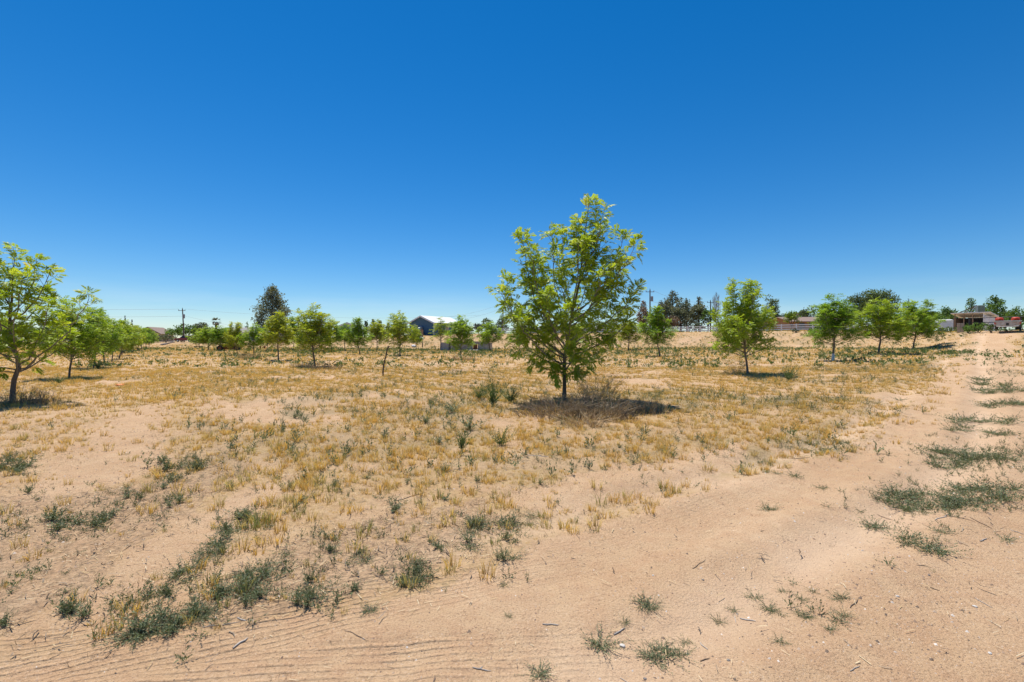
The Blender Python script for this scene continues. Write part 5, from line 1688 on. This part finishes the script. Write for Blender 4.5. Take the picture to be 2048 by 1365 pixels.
# ------------------------------------------------------------------ white fence on the bank
def white_fence():
    us = np.linspace(-.045, .735, 400)
    D = np.interp(us, K_U, K_D) - .3
    X = us * D
    s = np.concatenate([[0], np.cumsum(np.hypot(np.diff(X), np.diff(D)))])
    n = int(s[-1] / 2.44)
    q = np.linspace(0, s[-1], n + 1)
    px, py = np.interp(q, s, X), np.interp(q, s, D)
    pz = gz_base(px, py)
    t = thing('rail_fence', 'white three-rail fence along the top of the bank', 'fence', (float(px[0]), float(py[0]), float(pz[0])))
    b = np.array(t.location)
    post = MB().box(-.08, .08, -.08, .08, -.4, 1.24).mesh('post'); post.materials.append(M_WHITE)
    rail = MB().box(0, 1, -.025, .025, -.085, .085).mesh('rail'); rail.materials.append(M_WHITE)
    for i in range(n + 1):
        o = obj('post', post, None, t); o.location = Vector((px[i], py[i], pz[i])) - t.location
        a = math.atan2(py[min(i + 1, n)] - py[max(i - 1, 0)], px[min(i + 1, n)] - px[max(i - 1, 0)])
        o.rotation_euler = (0, 0, a)
        if i == n:
            break
        a = math.atan2(py[i + 1] - py[i], px[i + 1] - px[i])
        Lr = math.hypot(px[i + 1] - px[i], py[i + 1] - py[i]); dz = float(pz[i + 1] - pz[i])
        for h in (.30, .68, 1.06):
            o = obj('rail', rail, None, t)
            o.location = Vector((px[i] + math.cos(a) * .082, py[i] + math.sin(a) * .082, pz[i] + h)) - t.location
            o.rotation_euler = (0, -math.atan2(dz, Lr), a); o.scale = (Lr - .164, 1, 1)


white_fence()

# dark pipe rail at the right
t = thing('pipe_fence', 'dark pipe rail fence behind the old pickup', 'fence', (0, 0, 0))
zr = zpx(635.5, 63)
pp = [((p - 1024) / F_PX * dd, dd) for p, dd in ((1939, 64), (1992, 62), (2041, 60), (2105, 58))]
t.location = (pp[0][0], pp[0][1], zr - 1.4)
for (x, y) in pp:
    MB().tube([(x - pp[0][0], y - pp[0][1], -.6), (x - pp[0][0], y - pp[0][1], 1.42)], .09, 8).build('post', M_DARK, t)
for a, b in zip(pp[:-1], pp[1:]):
    for h in (1.36, .75):
        MB().tube([(a[0] - pp[0][0], a[1] - pp[0][1] - .1, h), (b[0] - pp[0][0], b[1] - pp[0][1] - .1, h)], .045, 6).build('rail', M_DARK, t)


# ------------------------------------------------------------------ concrete ditch box
x, y, z = at(930, 702)
t = thing('ditch_box', 'long low concrete ditch box with a brown steel gate', 'concrete box', (x, y, z), R(-4))
s = y / F_PX
w = 97 * s; h = 17 * s
xa = -w * .5
for a, b in ((0, .165), (.17, .46), (.465, .66), (.765, .995)):
    MB().box(xa + a * w, xa + b * w, 0, .22, -.4, h * (.97 if a < .4 else 1.0)).build('wall_panel', M_CONC, t)
MB().box(xa + .662 * w, xa + .763 * w, .02, .2, h * .78, h * .995).build('lintel', M_CONC, t)
MB().box(xa + .45 * w, xa + w, -.1, 1.6, h * 1.003, h * 1.003 + .12).build('cover_slab', M_CONC, t)
MB().box(xa + .67 * w, xa + .757 * w, -.02, .06, -.1, h * .77).build('gate', M_RUST, t)
MB().box(xa + .655 * w, xa + .77 * w, -.18, -.022, h * .78, h * .86).build('gate_beam', M_CONC, t)
for sx in (xa - .12, xa + w + .01):
    MB().box(sx, sx + .2, .0, 2.6, -.4, h * .9).build('end_wall', M_CONC, t)
MB().hexa([(xa + .52 * w, -1.2, -.3), (xa + .8 * w, -1.3, -.3), (xa + .8 * w, -.2, -.3), (xa + .52 * w, -.2, -.3)], [(xa + .54 * w, -1.0, .14), (xa + .78 * w, -1.1, .1), (xa + .79 * w, -.2, .2), (xa + .53 * w, -.2, .2)]).build('apron', M_CONC, t)
for k in range(3):
    MB().box(xa + .166 * w + k * .1, xa + .166 * w + k * .1 + .05, -.06, -.002, -.2, h * .9).build('upright', M_DARK, t)

# ------------------------------------------------------------------ poles and wires
POLES = {}


def pole(key, px, d, top, base, label, lean=0.0, tf=True):
    x, y, _ = atd(px, d)
    z = zpx(base, d) - .0
    H = zpx(top, d) - z
    t = thing('utility_pole', label, 'pole', (x, y, z), 0, 'wooden utility poles')
    MB().tube([(0, 0, -1), (lean * .5, 0, H * .5), (lean, 0, H)], [.19, .16, .12], 10).build('shaft', M_POLE, t)
    MB().box(lean - 1.0, lean + .9, -.20, -.125, H - .55, H - .43).build('crossarm', M_POLE, t)
    for k in (-.9, .0, .8):
        zz = H - .43 if k else H
        MB().tube([(lean + k, -.16 if k else 0, zz), (lean + k, -.16 if k else 0, zz + .16), (lean + k, -.16 if k else 0, zz + .26)], [.05, .075, .04], 8).build('insulator', M_GREY, t)
    if tf:
        MB().tube([(lean + .42, -.1, H - 2.6), (lean + .42, -.1, H - 2.5), (lean + .42, -.1, H - 1.55), (lean + .42, -.1, H - 1.45)], [.20, .27, .27, .2], 12).build('transformer', M_GREY, t)
    POLES[key] = (x + lean, y, z + H)


pole('a', 369, 130, 618, 690, 'leaning utility pole with a transformer beside the maroon car', -.55)
pole('b', 1006, 140, 607, 668, 'utility pole showing at the left of the tallest crown', 0, False)
pole('c', 1300, 108, 580, 664, 'tall utility pole in front of the browned pine')
pole('d', 1421, 128, 602, 664, 'short dark pole right of the dark pines', 0, False)


def wire(a, b, sag, label, r=.016):
    a, b = np.array(a, float), np.array(b, float)
    pts = [a * (1 - u) + b * u - np.array([0, 0, 4 * sag * u * (1 - u)]) - a for u in np.linspace(0, 1, 15)]
    o = MB().tube(pts, r, 4).build('power_line', M_GREY)
    o.location = a
    tag(o, label, 'power line', 'overhead power lines')


A, B_, C_, D_ = (np.array(POLES[k]) for k in 'abcd')
wire(A + (-.9, 0, -.1), (-180, 120, 12.2), 1.0, 'upper power line running left from the leaning pole', .02)
wire(A + (0, 0, -2.0), (-180, 120, 10.0), 1.0, 'lower power line running left from the leaning pole', .02)
wire(A + (.8, 0, -.1), (B_[0] - 8, B_[1] + 20, B_[2] - 2.4), 1.6, 'upper power line between the leaning pole and the middle')
wire(A + (.4, 0, -1.9), ((560 - 1024) / F_PX * 140, 140, zpx(662, 140)), .6, 'service line dropping from the leaning pole to the houses')
wire(B_ + (0, 0, 0), (-24, 128, zpx(636, 128)), 1.2, 'service line from the middle pole to the blue house')
wire(B_ + (0, 0, -1.2), (-20, 128, zpx(640, 128)), 1.2, 'second service line from the middle pole to the blue house')
wire(B_ + (0, 0, 0), C_ + (-.9, 0, -.2), 1.4, 'power line behind the tallest crown')
wire(C_ + (.8, 0, -.2), D_, 1.2, 'power line between the pole pair by the dark pines')
wire(C_ + (0, 0, -2.4), D_ + (0, 0, -1.2), 1.2, 'lower line between the pole pair by the dark pines')


# ------------------------------------------------------------------ vehicles and farm clutter
def wheel(t, x, y, z, r, wd, along='x'):
    a, b = ((x, y - wd / 2, z), (x, y + wd / 2, z))
    w_ = MB().tube([a, b], r, 18).build('wheel', M_TYRE, t)
    MB().tube([(x, y - wd / 2 - .012, z), (x, y + wd / 2 + .012, z)], r * .55, 12).build('rim', M_GALV, w_)


def maroon_car():
    d = 124.0
    x, y, _ = atd(371, d); z = zpx(684.5, d)
    m = surf('maroon_paint', [(.16, .018, .022), (.21, .028, .032)], .3, 2, spec=.5)
    t = thing('parked_car', 'maroon sport utility car parked beside the leaning pole', 'car', (x, y, z), R(6))
    body = MB().prism([(-2.25, .38), (2.2, .38), (2.25, .95), (2.2, 1.02), (-.95, 1.05), (-2.1, .92), (-2.28, .75)], -.9, .9)
    body.build('body', m, t)
    MB().hexa([(-.95, -.88, 1.03), (2.2, -.88, 1.0), (2.2, .88, 1.0), (-.95, .88, 1.03)], [(-.25, -.74, 1.68), (2.05, -.74, 1.68), (2.05, .74, 1.68), (-.25, .74, 1.68)]).build('cabin', m, t)
    for x0, x1 in ((-.45, .45), (.55, 1.25), (1.33, 2.0)):
        MB().hexa([(x0 - .12, -.893, 1.08), (x1, -.893, 1.08), (x1, -.86, 1.08), (x0 - .12, -.86, 1.08)], [(x0 + .1, -.80, 1.58), (x1, -.80, 1.58), (x1, -.74, 1.58), (x0 + .1, -.74, 1.58)]).build('side_window', M_GLASS, t)
    MB().hexa([(-1.0, -.78, 1.08), (-.93, -.78, 1.08), (-.93, .78, 1.08), (-1.0, .78, 1.08)], [(-.40, -.68, 1.62), (-.33, -.68, 1.62), (-.33, .68, 1.62), (-.40, .68, 1.62)]).build('windscreen', M_GLASS, t)
    MB().box(-2.34, -2.2, -.88, .88, .36, .55).build('bumper', M_GREY, t)
    for s in (-1, 1):
        MB().box(-2.27, -2.15, s * .72 - .14, s * .72 + .14, .68, .84).build('headlight', M_GALV, t)
    for wx in (-1.4, 1.4):
        for s in (-1, 1):
            wheel(t, wx, s * .82, .34, .34, .22)


maroon_car()


def old_pickup():
    d = 58.0
    x, y, _ = atd(2015, d); z = zpx(658.5, d)
    m = surf('rusty_white_paint', [(.34, .20, .12), (.52, .45, .38), (.62, .61, .58)], .55, 2.2)
    mg = surf('pale_green_white_paint', [(.50, .56, .52), (.62, .66, .62)], .5, 3)
    red = surf('red_paint', [(.50, .055, .03), (.62, .09, .05)], .5, 3)
    t = thing('old_pickup', 'rusty old pickup bed carrying red drums, seen from behind', 'pickup', (x, y, z), R(-45))
    MB().prism([(-1.0, .42), (1.0, .42), (1.12, .62), (1.12, .92), (-1.12, .92), (-1.12, .62)], .02, 2.4).build('bed', m, t)
    MB().box(-1.02, 1.02, -.04, .016, .50, .88).build('tailgate', m, t)
    MB().box(-1.2, 1.2, -.05, .03, .923, 1.02).build('top_rail', mg, t)
    for s in (-1, 1):
        MB().box(s * 1.12 - .08, s * 1.12 + .08, .032, 2.4, .923, 1.02).build('side_rail', mg, t)
        MB().tube([(s * .68, .3, 1.02), (s * .68, .35, 1.12), (s * .68, .35, 1.30), (s * .68, .36, 1.38)], [.36, .40, .38, .26], 14).build('drum', red, t)
        MB().box(s * 1.07 - .06, s * 1.07 + .06, -.045, -.0, .60, .80).build('tail_light', red, t)
        wheel_x = s * .92
        w_ = MB().tube([(wheel_x - .13, .75, .33), (wheel_x + .13, .75, .33)], .37, 18).build('wheel', M_TYRE, t)
        MB().tube([(wheel_x - .145, .75, .33), (wheel_x + .145, .75, .33)], .2, 12).build('rim', M_GALV, w_)
        w_ = MB().tube([(wheel_x - .13, 3.6, .33), (wheel_x + .13, 3.6, .33)], .37, 18).build('wheel', M_TYRE, t)
        MB().tube([(wheel_x - .145, 3.6, .33), (wheel_x + .145, 3.6, .33)], .2, 12).build('rim', M_GALV, w_)
    MB().tube([(-.95, -.16, .36), (-.5, -.20, .30), (.5, -.20, .30), (.95, -.16, .36)], .065, 8).build('bumper', M_GALV, t)
    MB().box(-.12, .12, -.07, -.042, .40, .72).build('hitch_plate', M_DARK, t)
    MB().prism([(-.98, .45), (.98, .45), (1.0, 1.0), (.82, 1.12), (-.82, 1.12), (-1.0, 1.0)], 2.5, 4.4).build('cab', m, t)


old_pickup()


def implement():
    x, y, z = at(461, 702)
    s = y / F_PX
    t = thing('farm_implement', 'rusty farm implement with an orange crossbar among the pecans', 'farm implement', (x, y, z), R(8))
    w = 38 * s
    MB().box(-w / 2, w / 2, -.5, .5, .25, .55).build('frame', M_RUST, t)
    MB().prismx([(-.45, .55), (.45, .55), (.6, 1.05), (-.6, 1.05)], -w / 2, -w * .08).build('hopper', M_RUST, t)
    MB().box(w * .05, w * .5, -.4, .4, .56, .85).build('seat_box', M_RUST, t)
    MB().box(.02, .22, -.1, .1, .5, 37 * s).build('mast', M_RUST, t)
    MB().box(-w * .25, w * .32, -.13, -.102, 29 * s, 31.5 * s).build('crossbar', M_ORANGE, t)
    MB().tube([(.1, -.15, 20 * s), (w * .30, -.15, .8)], .05, 6).build('brace', M_RUST, t)
    for wx in (-w * .42, w * .40):
        w_ = MB().tube([(wx, -.75, .40), (wx, -.55, .40)], .48, 16).build('wheel', M_TYRE, t)
        MB().tube([(wx, -.77, .40), (wx, -.53, .40)], .24, 10).build('rim', M_RUST, w_)


implement()

x, y, z = at(335, 691)
o = MB().tube([(-1.6, 0, .12), (-.5, .1, .3), (.8, 0, .62), (1.6, .1, .75)], [.20, .22, .18, .14], 8).build('fallen_log', surf('grey_log', [(.26, .23, .21), (.40, .37, .34)], .9, 6))
o.location = (x, y, z); tag(o, 'grey fallen log left of the leaning pole', 'log')
for px, lab in ((392, 'left of two old tyres lying right of the leaning pole'), (401, 'right of two old tyres lying right of the leaning pole')):
    x, y, z = at(px, 695)
    t = thing('discarded_tyre', lab, 'tyre', (x, y, z), 0, 'old tyres on the grass')
    V = MB()
    n = 16
    for rr, zz in ((.42, .0), (.46, .10), (.42, .22), (.24, .22), (.20, .10), (.24, 0)):
        V.v += [(rr * math.cos(6.2832 * k / n), rr * math.sin(6.2832 * k / n), zz) for k in range(n)]
    for q in range(6):
        for k in range(n):
            V.f.append((q * n + k, q * n + (k + 1) % n, ((q + 1) % 6) * n + (k + 1) % n, ((q + 1) % 6) * n + k))
    V.build('tread', M_TYRE, t)
x, y, z = at(525, 698)
t = thing('wooden_bench', 'small brown wooden bench under the low pecans', 'bench', (x, y, z))
MB().box(-.55, .55, -.25, .25, .48, .56).build('seat', M_RUST, t)
for s in (-.42, .42):
    MB().box(s - .07, s + .07, -.2, .2, -.1, .477).build('leg', M_RUST, t)
